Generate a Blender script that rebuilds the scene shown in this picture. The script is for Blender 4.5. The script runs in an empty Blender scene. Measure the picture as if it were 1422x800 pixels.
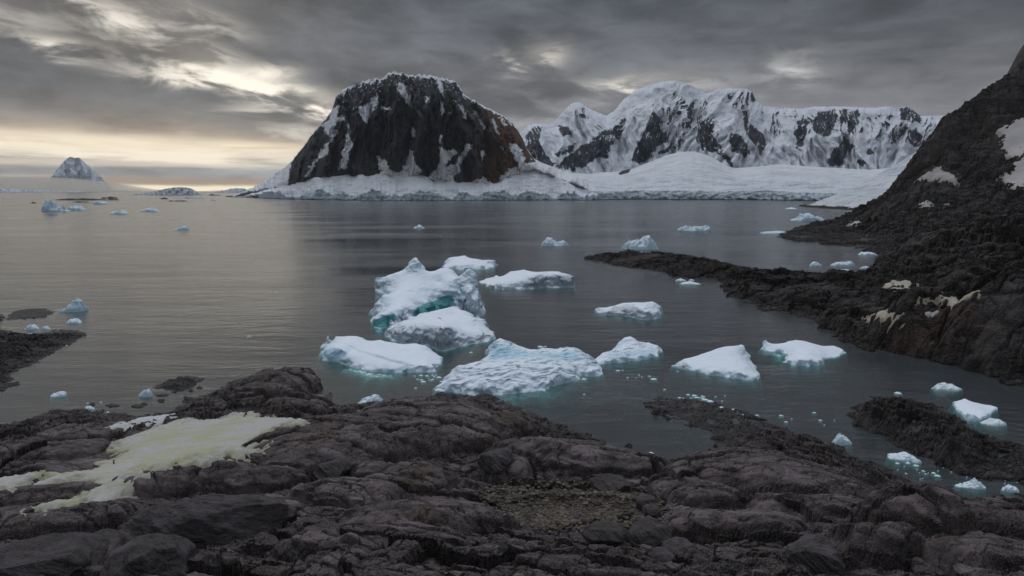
import bpy, math, random
import numpy as np
random.seed(7)
sc = bpy.context.scene
COL = sc.collection

# ------------------------------------------------------------------ camera
CAM_Z, FPX, PITCH = 40.0, 790.0, math.atan(136 / 790)
CP, SP = math.cos(PITCH), math.sin(PITCH)
cam_d = bpy.data.cameras.new("camera"); cam = bpy.data.objects.new("camera", cam_d)
COL.objects.link(cam); sc.camera = cam
cam.location = (0, 0, CAM_Z); cam.rotation_euler = (math.pi / 2 - PITCH, 0, 0)
cam_d.sensor_width = 36; cam_d.lens = 20.0; cam_d.clip_start = 0.5; cam_d.clip_end = 120000


def ray(px, py):
    """sight line of a photo point: (x per unit depth, z per unit depth)"""
    px = np.asarray(px, float); py = np.asarray(py, float)
    X = (px - 711) / FPX; Y = (400 - py) / FPX
    dy = CP + Y * SP; dz = -SP + Y * CP
    return X / dy, dz / dy


def sea(px, py, z=0.0):
    u, e = ray(px, py)
    d = (z - CAM_Z) / e
    return u * d, d


def lift(px, py, pb):
    """point seen at (px, py) that stands above the water point seen at row pb"""
    _, eb = ray(px, pb)
    d = -CAM_Z / eb
    u, e = ray(px, py)
    return u * d, d, CAM_Z + e * d


def to_px(x, y, z):
    u = x / y; e = (z - CAM_Z) / y
    Y = (e * CP + SP) / (CP - e * SP)
    return 711 + FPX * u * (CP + Y * SP), 400 - FPX * Y


# ------------------------------------------------------------------ noise
def _hash(ix, iy, s):
    h = (ix.astype(np.int64) * 374761393 + iy.astype(np.int64) * 668265263 + s * 974634777) & 0xFFFFFFFF
    h = ((h ^ (h >> 13)) * 1274126177) & 0xFFFFFFFF
    h = ((h ^ (h >> 16)) * 2246822519) & 0xFFFFFFFF
    return ((h ^ (h >> 15)) & 0xFFFFFF) / float(0x1000000)


def perlin(x, y, s=0):
    ix = np.floor(x); iy = np.floor(y); fx = x - ix; fy = y - iy
    wx = fx * fx * fx * (fx * (fx * 6 - 15) + 10); wy = fy * fy * fy * (fy * (fy * 6 - 15) + 10)
    def g(ox, oy):
        a = _hash(ix + ox, iy + oy, s) * (2 * math.pi)
        return np.cos(a) * (fx - ox) + np.sin(a) * (fy - oy)
    a = g(0, 0); b = g(1, 0); c = g(0, 1); d = g(1, 1)
    return 1.5 * ((a + (b - a) * wx) + ((c + (d - c) * wx) - (a + (b - a) * wx)) * wy)


def fbm(x, y, s=0, o=5, gain=0.5, lac=2.03):
    t = 0; a = 1.0
    for i in range(o):
        t = t + a * perlin(x, y, s + i * 17); x = x * lac + 3.1; y = y * lac - 1.7; a *= gain
    return t


def ridged(x, y, s=0, o=5, gain=0.5, lac=2.05):
    t = 0; a = 1.0; n = 0
    for i in range(o):
        r = 1 - np.abs(perlin(x, y, s + i * 31)); t = t + a * r * r; n += a
        x = x * lac + 1.3; y = y * lac + 5.2; a *= gain
    return t / n


def voro(x, y, s=0):
    """f1, f2, and three random numbers plus offset to the nearest cell's seed"""
    ix = np.floor(x); iy = np.floor(y)
    f1 = np.full(x.shape, 9.0); f2 = np.full(x.shape, 9.0)
    cx = np.zeros(x.shape); cy = np.zeros(x.shape); ox_ = np.zeros(x.shape); oy_ = np.zeros(x.shape)
    for ox in (-1, 0, 1):
        for oy in (-1, 0, 1):
            jx = ix + ox; jy = iy + oy
            dx = jx + 0.1 + 0.8 * _hash(jx, jy, s) - x; dy = jy + 0.1 + 0.8 * _hash(jx, jy, s + 1) - y
            d = np.hypot(dx, dy); m = d < f1
            f2 = np.where(m, f1, np.minimum(f2, d))
            f1 = np.where(m, d, f1); cx = np.where(m, jx, cx); cy = np.where(m, jy, cy)
            ox_ = np.where(m, dx, ox_); oy_ = np.where(m, dy, oy_)
    return f1, f2, _hash(cx, cy, s + 5), _hash(cx, cy, s + 6), _hash(cx, cy, s + 7), ox_, oy_


def sstep(a, b, x):
    t = np.clip((x - a) / (b - a), 0, 1)
    return t * t * (3 - 2 * t)


def facets(x, y, s=0, tilt=0.8):
    """broken-rock blocks: every cell a tilted plane at its own level, a crack along each joint"""
    f1, f2, r0, r1, r2, dx, dy = voro(x, y, s)
    h = (r0 - 0.5) + tilt * ((r1 - 0.5) * dx + (r2 - 0.5) * dy) * 2
    return h, sstep(0.0, 0.10, f2 - f1)


def blocky(x, y, size, s, aniso=2.2, ang=0.35):
    c, sn = math.cos(ang), math.sin(ang)
    wx = x + 0.20 * size * fbm(x / size, y / size, s + 90, 3); wy = y + 0.20 * size * fbm(x / size, y / size, s + 95, 3)
    p = (wx * c + wy * sn) / (size * aniso); q = (-wx * sn + wy * c) / size
    return facets(p, q, s)


# ------------------------------------------------------------------ interpolation
def rbf(P, V, Q, lam=0.0):
    P = np.asarray(P, float); V = np.asarray(V, float); n = len(P)
    R = np.hypot(P[:, None, 0] - P[None, :, 0], P[:, None, 1] - P[None, :, 1])
    A = np.zeros((n + 3, n + 3)); A[:n, :n] = -R + lam * np.eye(n)
    A[:n, n] = 1; A[:n, n + 1:] = P; A[n, :n] = 1; A[n + 1:, :n] = P.T
    w = np.linalg.lstsq(A, np.concatenate([V, [0, 0, 0]]), rcond=None)[0]
    out = np.empty(len(Q)); P32 = P.astype(np.float32); w32 = w[:n].astype(np.float32)
    for i in range(0, len(Q), 8000):
        q = Q[i:i + 8000]; q32 = q.astype(np.float32)
        r = np.sqrt((q32[:, None, 0] - P32[None, :, 0]) ** 2 + (q32[:, None, 1] - P32[None, :, 1]) ** 2)
        out[i:i + 8000] = -(r @ w32) + w[n] + q @ w[n + 1:]
    return out


def poly_sd(poly, Q):
    """signed distance, positive inside"""
    poly = np.asarray(poly, float); n = len(poly)
    out = np.empty(len(Q))
    for i in range(0, len(Q), 8000):
        q = Q[i:i + 8000]; d = np.full(len(q), 1e18); ins = np.zeros(len(q), bool)
        for k in range(n):
            a = poly[k]; b = poly[(k + 1) % n]; ab = b - a
            t = np.clip(((q - a) @ ab) / max(ab @ ab, 1e-12), 0, 1)
            v = q - a - t[:, None] * ab
            d = np.minimum(d, (v * v).sum(1))
            c = (a[1] > q[:, 1]) != (b[1] > q[:, 1])
            if abs(ab[1]) > 1e-12:
                ins ^= c & (q[:, 0] < a[0] + ab[0] * (q[:, 1] - a[1]) / ab[1])
        out[i:i + 8000] = np.where(ins, 1, -1) * np.sqrt(d)
    return out


# ------------------------------------------------------------------ objects
def tag(o, label=None, cat=None, group=None, kind=None):
    if label: o["label"] = label
    if cat: o["category"] = cat
    if group: o["group"] = group
    if kind: o["kind"] = kind
    return o


def mesh_obj(name, V, F, mat, attrs=None, smooth=True, parent=None, origin=None):
    V = np.asarray(V, np.float64)
    if origin is not None: V = V - np.asarray(origin)
    me = bpy.data.meshes.new(name)
    F = np.asarray(F, np.int32); k = F.shape[1]
    me.vertices.add(len(V)); me.vertices.foreach_set("co", V.astype(np.float32).ravel())
    me.loops.add(F.size); me.loops.foreach_set("vertex_index", F.ravel())
    me.polygons.add(len(F)); me.polygons.foreach_set("loop_start", np.arange(0, F.size, k, dtype=np.int32))
    me.polygons.foreach_set("use_smooth", np.full(len(F), smooth))
    me.update(calc_edges=True)
    for a, v in (attrs or {}).items():
        at = me.attributes.new(a, "FLOAT", "POINT"); at.data.foreach_set("value", np.asarray(v, np.float32).ravel())
    me.validate()
    me.materials.append(mat)
    o = bpy.data.objects.new(name, me); COL.objects.link(o)
    if origin is not None: o.location = origin
    if parent: o.parent = parent
    return o


def grid_faces(nr, nc, keep=None):
    i = np.arange(nr - 1)[:, None] * nc + np.arange(nc - 1)[None, :]
    F = np.stack([i, i + 1, i + nc + 1, i + nc], -1).reshape(-1, 4)
    if keep is not None:
        k = keep.reshape(nr, nc)
        kk = (k[:-1, :-1] | k[1:, :-1] | k[:-1, 1:] | k[1:, 1:]).reshape(-1)
        F = F[kk]
    return F


def compact(V, F, attrs=None):
    used = np.zeros(len(V), bool); used[F.ravel()] = True
    m = np.cumsum(used) - 1
    return V[used], m[F], {k: np.asarray(v)[used] for k, v in (attrs or {}).items()}


# ------------------------------------------------------------------ materials
class NT:
    def __init__(s, nt): s.nt = nt; nt.nodes.clear()
    def n(s, t, **kw):
        nd = s.nt.nodes.new(t)
        for k, v in kw.items(): setattr(nd, k, v)
        return nd
    def put(s, sock, v):
        if isinstance(v, bpy.types.NodeSocket): s.nt.links.new(v, sock)
        elif isinstance(v, (tuple, list)) and len(v) == 3 and sock.type == "RGBA": sock.default_value = (*v, 1)
        else: sock.default_value = v
    def m(s, op, a, b=0.0, c=None, clamp=False):
        nd = s.n("ShaderNodeMath", operation=op, use_clamp=clamp); s.put(nd.inputs[0], a); s.put(nd.inputs[1], b)
        if c is not None: s.put(nd.inputs[2], c)
        return nd.outputs[0]
    def vm(s, op, a, b=(0, 0, 0)):
        nd = s.n("ShaderNodeVectorMath", operation=op); s.put(nd.inputs[0], a); s.put(nd.inputs[1], b); return nd.outputs[0]
    def mix(s, f, a, b):
        nd = s.n("ShaderNodeMix", data_type="RGBA"); s.put(nd.inputs[0], f); s.put(nd.inputs[6], a); s.put(nd.inputs[7], b); return nd.outputs[2]
    def ss(s, x, a, b):
        nd = s.n("ShaderNodeMapRange", interpolation_type="SMOOTHSTEP"); s.put(nd.inputs[0], x); nd.inputs[1].default_value = a; nd.inputs[2].default_value = b
        return nd.outputs[0]
    def noise(s, v, scale, det=4, rough=0.55, dist=0.0):
        nd = s.n("ShaderNodeTexNoise"); s.put(nd.inputs["Vector"], v); nd.inputs["Scale"].default_value = scale
        nd.inputs["Detail"].default_value = det; nd.inputs["Roughness"].default_value = rough; nd.inputs["Distortion"].default_value = dist
        return nd.outputs[0]
    def voro(s, v, scale, feat="F1", rnd=1.0):
        nd = s.n("ShaderNodeTexVoronoi", feature=feat); s.put(nd.inputs["Vector"], v); nd.inputs["Scale"].default_value = scale
        nd.inputs["Randomness"].default_value = rnd; return nd.outputs[0]
    def attr(s, name): return s.n("ShaderNodeAttribute", attribute_name=name).outputs["Fac"]
    def bump(s, h, dist, strength=1.0, nrm=None):
        nd = s.n("ShaderNodeBump"); nd.inputs["Strength"].default_value = strength; nd.inputs["Distance"].default_value = dist
        s.put(nd.inputs["Height"], h)
        if nrm is not None: s.put(nd.inputs["Normal"], nrm)
        return nd.outputs[0]
    def out(s, surf=None, vol=None):
        o = s.n("ShaderNodeOutputMaterial")
        if surf is not None: s.nt.links.new(surf, o.inputs["Surface"])
        if vol is not None: s.nt.links.new(vol, o.inputs["Volume"])
    def bsdf(s, col, rough=0.8, nrm=None, spec=0.3):
        b = s.n("ShaderNodeBsdfPrincipled"); s.put(b.inputs["Base Color"], col); s.put(b.inputs["Roughness"], rough)
        s.put(b.inputs["Specular IOR Level"], spec)
        if nrm is not None: s.put(b.inputs["Normal"], nrm)
        return b.outputs[0]


def new_mat(name):
    m = bpy.data.materials.new(name); m.use_nodes = True
    return m, NT(m.node_tree)


def rock_mat(name, c1, c2, stain, moss, scale, bumpd, mossy=0.5, stainy=0.35):
    """bare polar rock: two greys, iron stain, dark lichen in the hollows, wet band by the water. scale = metres of the main mottling"""
    m, t = new_mat(name)
    g = t.n("ShaderNodeNewGeometry"); P = g.outputs["Position"]
    st = t.n("ShaderNodeMapping"); t.put(st.inputs["Vector"], P); st.inputs["Rotation"].default_value = (0.2, 0.15, 0.35); st.inputs["Scale"].default_value = (0.45, 1.0, 1.3)
    Q = st.outputs[0]
    n1 = t.noise(Q, 1 / scale, 8, 0.62, 0.6); n2 = t.noise(P, 3.1 / scale, 6, 0.6); n3 = t.noise(P, 0.28 / scale, 4, 0.55)
    n4 = t.noise(P, 14 / scale, 5, 0.65)
    col = t.mix(t.ss(n1, 0.36, 0.66), c1, c2)
    col = t.mix(t.m("MULTIPLY", t.ss(n3, 0.53, 0.68), stainy), col, stain)
    col = t.mix(t.m("MULTIPLY", t.ss(t.m("ADD", n2, t.m("MULTIPLY", n3, 0.5)), 0.78, 0.95), mossy), col, moss)
    cr = t.attr("crack")
    clean = t.ss(t.m("ADD", t.attr("clean"), t.m("MULTIPLY", t.m("SUBTRACT", t.noise(P, 0.9 / scale, 7, 0.65), 0.5), 2.2)), 0.35, 0.65)
    col = t.mix(t.m("MULTIPLY", t.m("SUBTRACT", 1.0, clean), 0.62), col, t.mix(t.ss(n4, 0.40, 0.60), (0.010, 0.010, 0.008), (0.050, 0.044, 0.038)))
    pale = t.ss(t.noise(Q, 0.75 / scale, 6, 0.6), 0.50, 0.66)
    col = t.mix(t.m("MULTIPLY", pale, 0.55), col, (c2[0] * 1.55, c2[1] * 1.55, c2[2] * 1.55))
    col = t.mix(t.m("MULTIPLY", cr, 0.85), col, (c1[0] * .22, c1[1] * .22, c1[2] * .21))
    spk = t.ss(n4, 0.42, 0.62)
    col = t.mix(t.m("MULTIPLY", spk, 0.45), col, t.mix(0.5, col, (c2[0] * 1.9, c2[1] * 1.85, c2[2] * 1.8)))
    sp = t.n("ShaderNodeSeparateXYZ"); t.put(sp.inputs[0], P)
    wet = t.ss(t.m("ADD", sp.outputs[2], t.m("MULTIPLY", n2, -0.5)), 0.32, -0.1)
    col = t.mix(t.m("MULTIPLY", wet, 0.75), col, (0.012, 0.011, 0.010))
    h = t.m("ADD", t.m("MULTIPLY", n1, 1.3), t.m("ADD", t.m("MULTIPLY", n2, 0.8), t.m("MULTIPLY", n4, 0.34)))
    nb = t.bump(h, bumpd, 0.9)
    t.out(t.bsdf(col, t.m("SUBTRACT", 0.85, t.m("MULTIPLY", wet, 0.45)), nb, 0.22))
    return m


M = {}
M["rock"] = rock_mat("whaleback_rock", (0.028, 0.023, 0.024), (0.130, 0.108, 0.113), (0.095, 0.068, 0.044), (0.014, 0.015, 0.008), 2.0, 0.20, 0.6, 0.5)
M["rock_dark"] = rock_mat("shore_rock", (0.030, 0.027, 0.028), (0.075, 0.067, 0.067), (0.075, 0.052, 0.036), (0.020, 0.021, 0.014), 3.0, 0.5, 0.5, 0.3)
M["rock_hill"] = rock_mat("hill_rock", (0.018, 0.016, 0.016), (0.082, 0.075, 0.074), (0.085, 0.042, 0.025), (0.014, 0.013, 0.009), 7.0, 3.2, 0.5, 0.7)
M["rock_bould"] = rock_mat("boulder_rock", (0.040, 0.035, 0.037), (0.085, 0.074, 0.078), (0.070, 0.056, 0.044), (0.018, 0.018, 0.012), 1.2, 0.22, 0.35, 0.2)


def mountain_mat(name, rockA, rockB, brown, snow, ns, edge=3.4):
    m, t = new_mat(name)
    P = t.n("ShaderNodeNewGeometry").outputs["Position"]
    mp = t.n("ShaderNodeMapping"); t.put(mp.inputs["Vector"], P); mp.inputs["Scale"].default_value = (1, 1, 0.35)
    n1 = t.noise(mp.outputs[0], 1 / ns, 8, 0.62); n2 = t.noise(P, 5 / ns, 6, 0.65); n3 = t.noise(P, 0.45 / ns, 3)
    mv = t.n("ShaderNodeMapping"); t.put(mv.inputs["Vector"], P); mv.inputs["Scale"].default_value = (1, 0.5, 0.10)
    nv = t.noise(mv.outputs[0], 1.5 / ns, 6, 0.6, 0.3)
    rc = t.mix(t.ss(t.m("ADD", t.m("MULTIPLY", n1, 0.4), t.m("MULTIPLY", nv, 0.6)), 0.40, 0.60), rockA, rockB)  # vertical tone streaks paint in the lit and shaded ribs
    rc = t.mix(t.attr("brown"), rc, t.mix(n1, brown, tuple(c * 1.6 for c in brown)))
    sn = t.mix(t.ss(n3, 0.35, 0.7), snow, tuple(c * 0.86 for c in snow))
    sn = t.mix(t.attr("ice"), sn, t.mix(t.ss(n2, 0.35, 0.65), (0.22, 0.30, 0.36), (0.50, 0.58, 0.64)))
    sn = t.mix(t.m("MULTIPLY", t.attr("dirt"), t.ss(n2, 0.4, 0.65)), sn, (0.26, 0.20, 0.15))
    me = t.n("ShaderNodeMapping"); t.put(me.inputs["Vector"], P); me.inputs["Scale"].default_value = (1, 0.6, 0.33)
    ne = t.noise(me.outputs[0], 6.0 / ns, 9, 0.74, 0.3)
    f = t.ss(t.m("ADD", t.attr("snow"), t.m("MULTIPLY", t.m("SUBTRACT", ne, 0.5), edge)), 0.44, 0.56)
    col = t.mix(f, rc, sn)
    nb = t.bump(t.m("ADD", n1, t.m("ADD", t.m("MULTIPLY", ne, 0.5), t.m("MULTIPLY", n2, 0.4))), ns * 0.25, 0.9)
    t.out(t.bsdf(col, 0.85, nb, 0.15))
    return m


M["mountain"] = mountain_mat("dark_mountain", (0.007, 0.008, 0.010), (0.056, 0.056, 0.061), (0.066, 0.033, 0.019), (0.74, 0.77, 0.82), 45, 2.5)
M["range"] = mountain_mat("snowy_range", (0.020, 0.022, 0.028), (0.055, 0.058, 0.068), (0.05, 0.04, 0.035), (0.80, 0.83, 0.89), 110, 1.5)
M["field"] = mountain_mat("snowfield", (0.03, 0.03, 0.033), (0.05, 0.05, 0.05), (0.05, 0.04, 0.035), (0.74, 0.77, 0.82), 60)
M["far"] = mountain_mat("far_peak", (0.24, 0.27, 0.31), (0.32, 0.35, 0.39), (0.05, 0.04, 0.035), (0.66, 0.72, 0.80), 220, 2.0)  # rock paled and blued: distance haze painted into the colour


def ice_mat(name, top, side, teal, grit, ns):
    m, t = new_mat(name)
    g = t.n("ShaderNodeNewGeometry"); P = g.outputs["Position"]
    oi = t.n("ShaderNodeTexCoord").outputs["Object"]
    bl = t.attr("blue"); n1 = t.noise(oi, 0.35 / ns, 5, 0.55); n2 = t.noise(oi, 2.2 / ns, 6, 0.62); n3 = t.noise(oi, 9 / ns, 4, 0.6)
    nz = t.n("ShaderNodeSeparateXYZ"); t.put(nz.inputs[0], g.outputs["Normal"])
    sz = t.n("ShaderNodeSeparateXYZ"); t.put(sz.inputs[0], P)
    f = t.ss(t.m("ADD", nz.outputs[2], t.m("MULTIPLY", t.m("SUBTRACT", n1, 0.5), 0.25)), 0.45, 1.03)  # bare ice on steep sides, darkened further: shape shading painted in
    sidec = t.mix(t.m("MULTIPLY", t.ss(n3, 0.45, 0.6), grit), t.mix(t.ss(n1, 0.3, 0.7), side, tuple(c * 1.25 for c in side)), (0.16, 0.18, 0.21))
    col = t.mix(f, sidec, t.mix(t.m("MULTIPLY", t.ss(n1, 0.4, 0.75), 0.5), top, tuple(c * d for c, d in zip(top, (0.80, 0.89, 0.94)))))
    col = t.mix(t.attr("teal"), col, t.mix(n2, teal, tuple(c * 1.25 for c in teal)))
    col = t.mix(t.m("MULTIPLY", t.attr("dirt"), t.ss(t.m("ADD", t.m("MULTIPLY", n1, 0.6), t.m("ADD", t.m("MULTIPLY", n2, 0.5), t.m("MULTIPLY", n3, 0.25))), 0.45, 0.95)), col, (0.17, 0.19, 0.22))
    col = t.mix(bl, col, (0.46, 0.66, 0.77))
    uw = t.ss(t.m("ADD", sz.outputs[2], t.m("MULTIPLY", t.m("SUBTRACT", n2, 0.5), 0.4)), 0.25, 0.0)
    col = t.mix(uw, col, (0.58, 0.80, 0.80))
    nb = t.bump(t.m("ADD", n2, t.m("MULTIPLY", n3, 0.3)), 0.035 * ns, 0.6)
    t.out(t.bsdf(col, 0.55, nb, 0.25))
    return m


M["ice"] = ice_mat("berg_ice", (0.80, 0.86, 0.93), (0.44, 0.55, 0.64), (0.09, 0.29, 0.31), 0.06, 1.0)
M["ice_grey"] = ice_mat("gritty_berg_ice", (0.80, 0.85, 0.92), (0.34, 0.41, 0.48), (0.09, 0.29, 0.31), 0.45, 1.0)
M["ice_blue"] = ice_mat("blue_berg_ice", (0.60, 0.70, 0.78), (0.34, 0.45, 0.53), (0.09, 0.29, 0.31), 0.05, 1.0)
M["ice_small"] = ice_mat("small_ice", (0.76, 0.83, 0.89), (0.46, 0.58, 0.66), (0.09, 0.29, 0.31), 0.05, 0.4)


def snow_mat(name, base, algae, amt, pink=None):
    m, t = new_mat(name)
    P = t.n("ShaderNodeNewGeometry").outputs["Position"]
    mp = t.n("ShaderNodeMapping"); t.put(mp.inputs["Vector"], P); mp.inputs["Rotation"].default_value = (0, 0, -0.5); mp.inputs["Scale"].default_value = (0.35, 1, 1)
    n1 = t.noise(mp.outputs[0], 0.55, 7, 0.66, 0.6); n2 = t.noise(P, 1.8, 6, 0.68); n3 = t.noise(P, 0.12, 3)
    col = t.mix(t.m("MULTIPLY", t.ss(t.m("ADD", n1, t.m("MULTIPLY", t.m("SUBTRACT", n3, 0.5), 0.7)), 0.40, 0.68), amt), base, algae)
    col = t.mix(t.m("MULTIPLY", t.ss(n2, 0.45, 0.68), 0.35), col, tuple(c * 0.72 for c in base))
    e = t.attr("edge")
    col = t.mix(t.m("MULTIPLY", e, 0.6), col, tuple(a * 0.7 for a in algae))
    t.out(t.bsdf(col, 0.85, t.bump(t.m("ADD", n2, n1), 0.12, 0.7), 0.15))
    return m


M["snow_algae"] = snow_mat("algae_snow", (0.43, 0.42, 0.405), (0.39, 0.382, 0.23), 0.85)
M["snow_tan"] = snow_mat("stained_snow", (0.44, 0.41, 0.36), (0.36, 0.30, 0.20), 0.7)
M["snow_pink"] = snow_mat("pink_snow", (0.42, 0.41, 0.41), (0.38, 0.30, 0.285), 0.5)
M["snow_white"] = snow_mat("old_snow", (0.50, 0.51, 0.53), (0.40, 0.38, 0.33), 0.6)

m, t = new_mat("seabed_silt"); P = t.n("ShaderNodeNewGeometry").outputs["Position"]
t.out(t.bsdf(t.mix(t.noise(P, 0.1, 4), (0.03, 0.032, 0.03), (0.05, 0.05, 0.045)), 0.9)); M["seabed"] = m
m, t = new_mat("gravel_stones"); oi = t.n("ShaderNodeNewGeometry").outputs
t.out(t.bsdf(t.mix(oi["Random Per Island"], (0.030, 0.024, 0.018), (0.15, 0.125, 0.095)), 0.85)); M["gravel"] = m

# water: clear, slightly rough surface over a teal absorbing body
WATER_ROUGH = 0.17
m, t = new_mat("sea_water")
P = t.n("ShaderNodeNewGeometry").outputs["Position"]
mp = t.n("ShaderNodeMapping"); t.put(mp.inputs["Vector"], P); mp.inputs["Rotation"].default_value = (0, 0, 0.25); mp.inputs["Scale"].default_value = (0.35, 1.0, 1.0)
w1 = t.noise(mp.outputs[0], 0.22, 5, 0.55); w2 = t.noise(mp.outputs[0], 0.9, 3, 0.5)
mp2 = t.n("ShaderNodeMapping"); t.put(mp2.inputs["Vector"], P); mp2.inputs["Rotation"].default_value = (0, 0, 0.12); mp2.inputs["Scale"].default_value = (0.25, 1.0, 1.0)
wl = t.noise(mp2.outputs[0], 0.016, 6, 0.6)
nb = t.bump(t.m("MULTIPLY", t.m("ADD", w1, t.m("MULTIPLY", w2, 0.35)), t.m("ADD", 0.35, t.m("MULTIPLY", t.ss(wl, 0.38, 0.62), 1.1))), 0.5, 0.6)
fr = t.n("ShaderNodeFresnel"); fr.inputs["IOR"].default_value = 1.33; t.put(fr.inputs["Normal"], nb)
gl = t.n("ShaderNodeBsdfGlossy"); t.put(gl.inputs["Roughness"], t.m("ADD", WATER_ROUGH, t.m("MULTIPLY", t.m("SUBTRACT", wl, 0.5), 0.36))); t.put(gl.inputs["Normal"], nb); gl.inputs["Color"].default_value = (1, 1, 1, 1)
tr = t.n("ShaderNodeBsdfTransparent"); tr.inputs["Color"].default_value = (0.80, 0.92, 0.92, 1)
df = t.n("ShaderNodeBsdfDiffuse"); df.inputs["Color"].default_value = (0.150, 0.168, 0.182, 1)
bd = t.n("ShaderNodeMixShader"); bd.inputs[0].default_value = 0.26; t.nt.links.new(tr.outputs[0], bd.inputs[1]); t.nt.links.new(df.outputs[0], bd.inputs[2])
mx = t.n("ShaderNodeMixShader"); t.put(mx.inputs[0], t.m("MULTIPLY", t.m("SUBTRACT", 1.0, t.m("EXPONENT", t.m("MULTIPLY", fr.outputs[0], -2.9))), t.m("ADD", 0.36, t.m("MULTIPLY", wl, 0.32)))); t.nt.links.new(bd.outputs[0], mx.inputs[1]); t.nt.links.new(gl.outputs[0], mx.inputs[2])
va = t.n("ShaderNodeVolumeAbsorption"); va.inputs["Color"].default_value = (0.18, 0.78, 0.76, 1); va.inputs["Density"].default_value = 0.9
t.out(mx.outputs[0], va.outputs[0]); M["water"] = m


# ------------------------------------------------------------------ sea, seabed
def box(name, x0, x1, y0, y1, z0, z1, mat):
    V = [(x, y, z) for z in (z0, z1) for y in (y0, y1) for x in (x0, x1)]
    F = [(0, 2, 3, 1), (4, 5, 7, 6), (0, 1, 5, 4), (2, 6, 7, 3), (0, 4, 6, 2), (1, 3, 7, 5)]
    return mesh_obj(name, V, F, mat, smooth=False)


FARW = 21000
tag(box("water", -FARW, FARW, -3000, FARW, -8.0, 0.0, M["water"]), "calm grey sea filling the bay between the rocky shores", "sea", kind="structure")
tag(box("seabed", -FARW + 5, FARW - 5, -2995, FARW - 5, -7.9, -7.5, M["seabed"]), "dark silty seabed under the shallow bay water", "seabed", kind="structure")


# ------------------------------------------------------------------ rock land
def warp(x, y): return np.stack([x / y, np.log(y)], -1)


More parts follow.
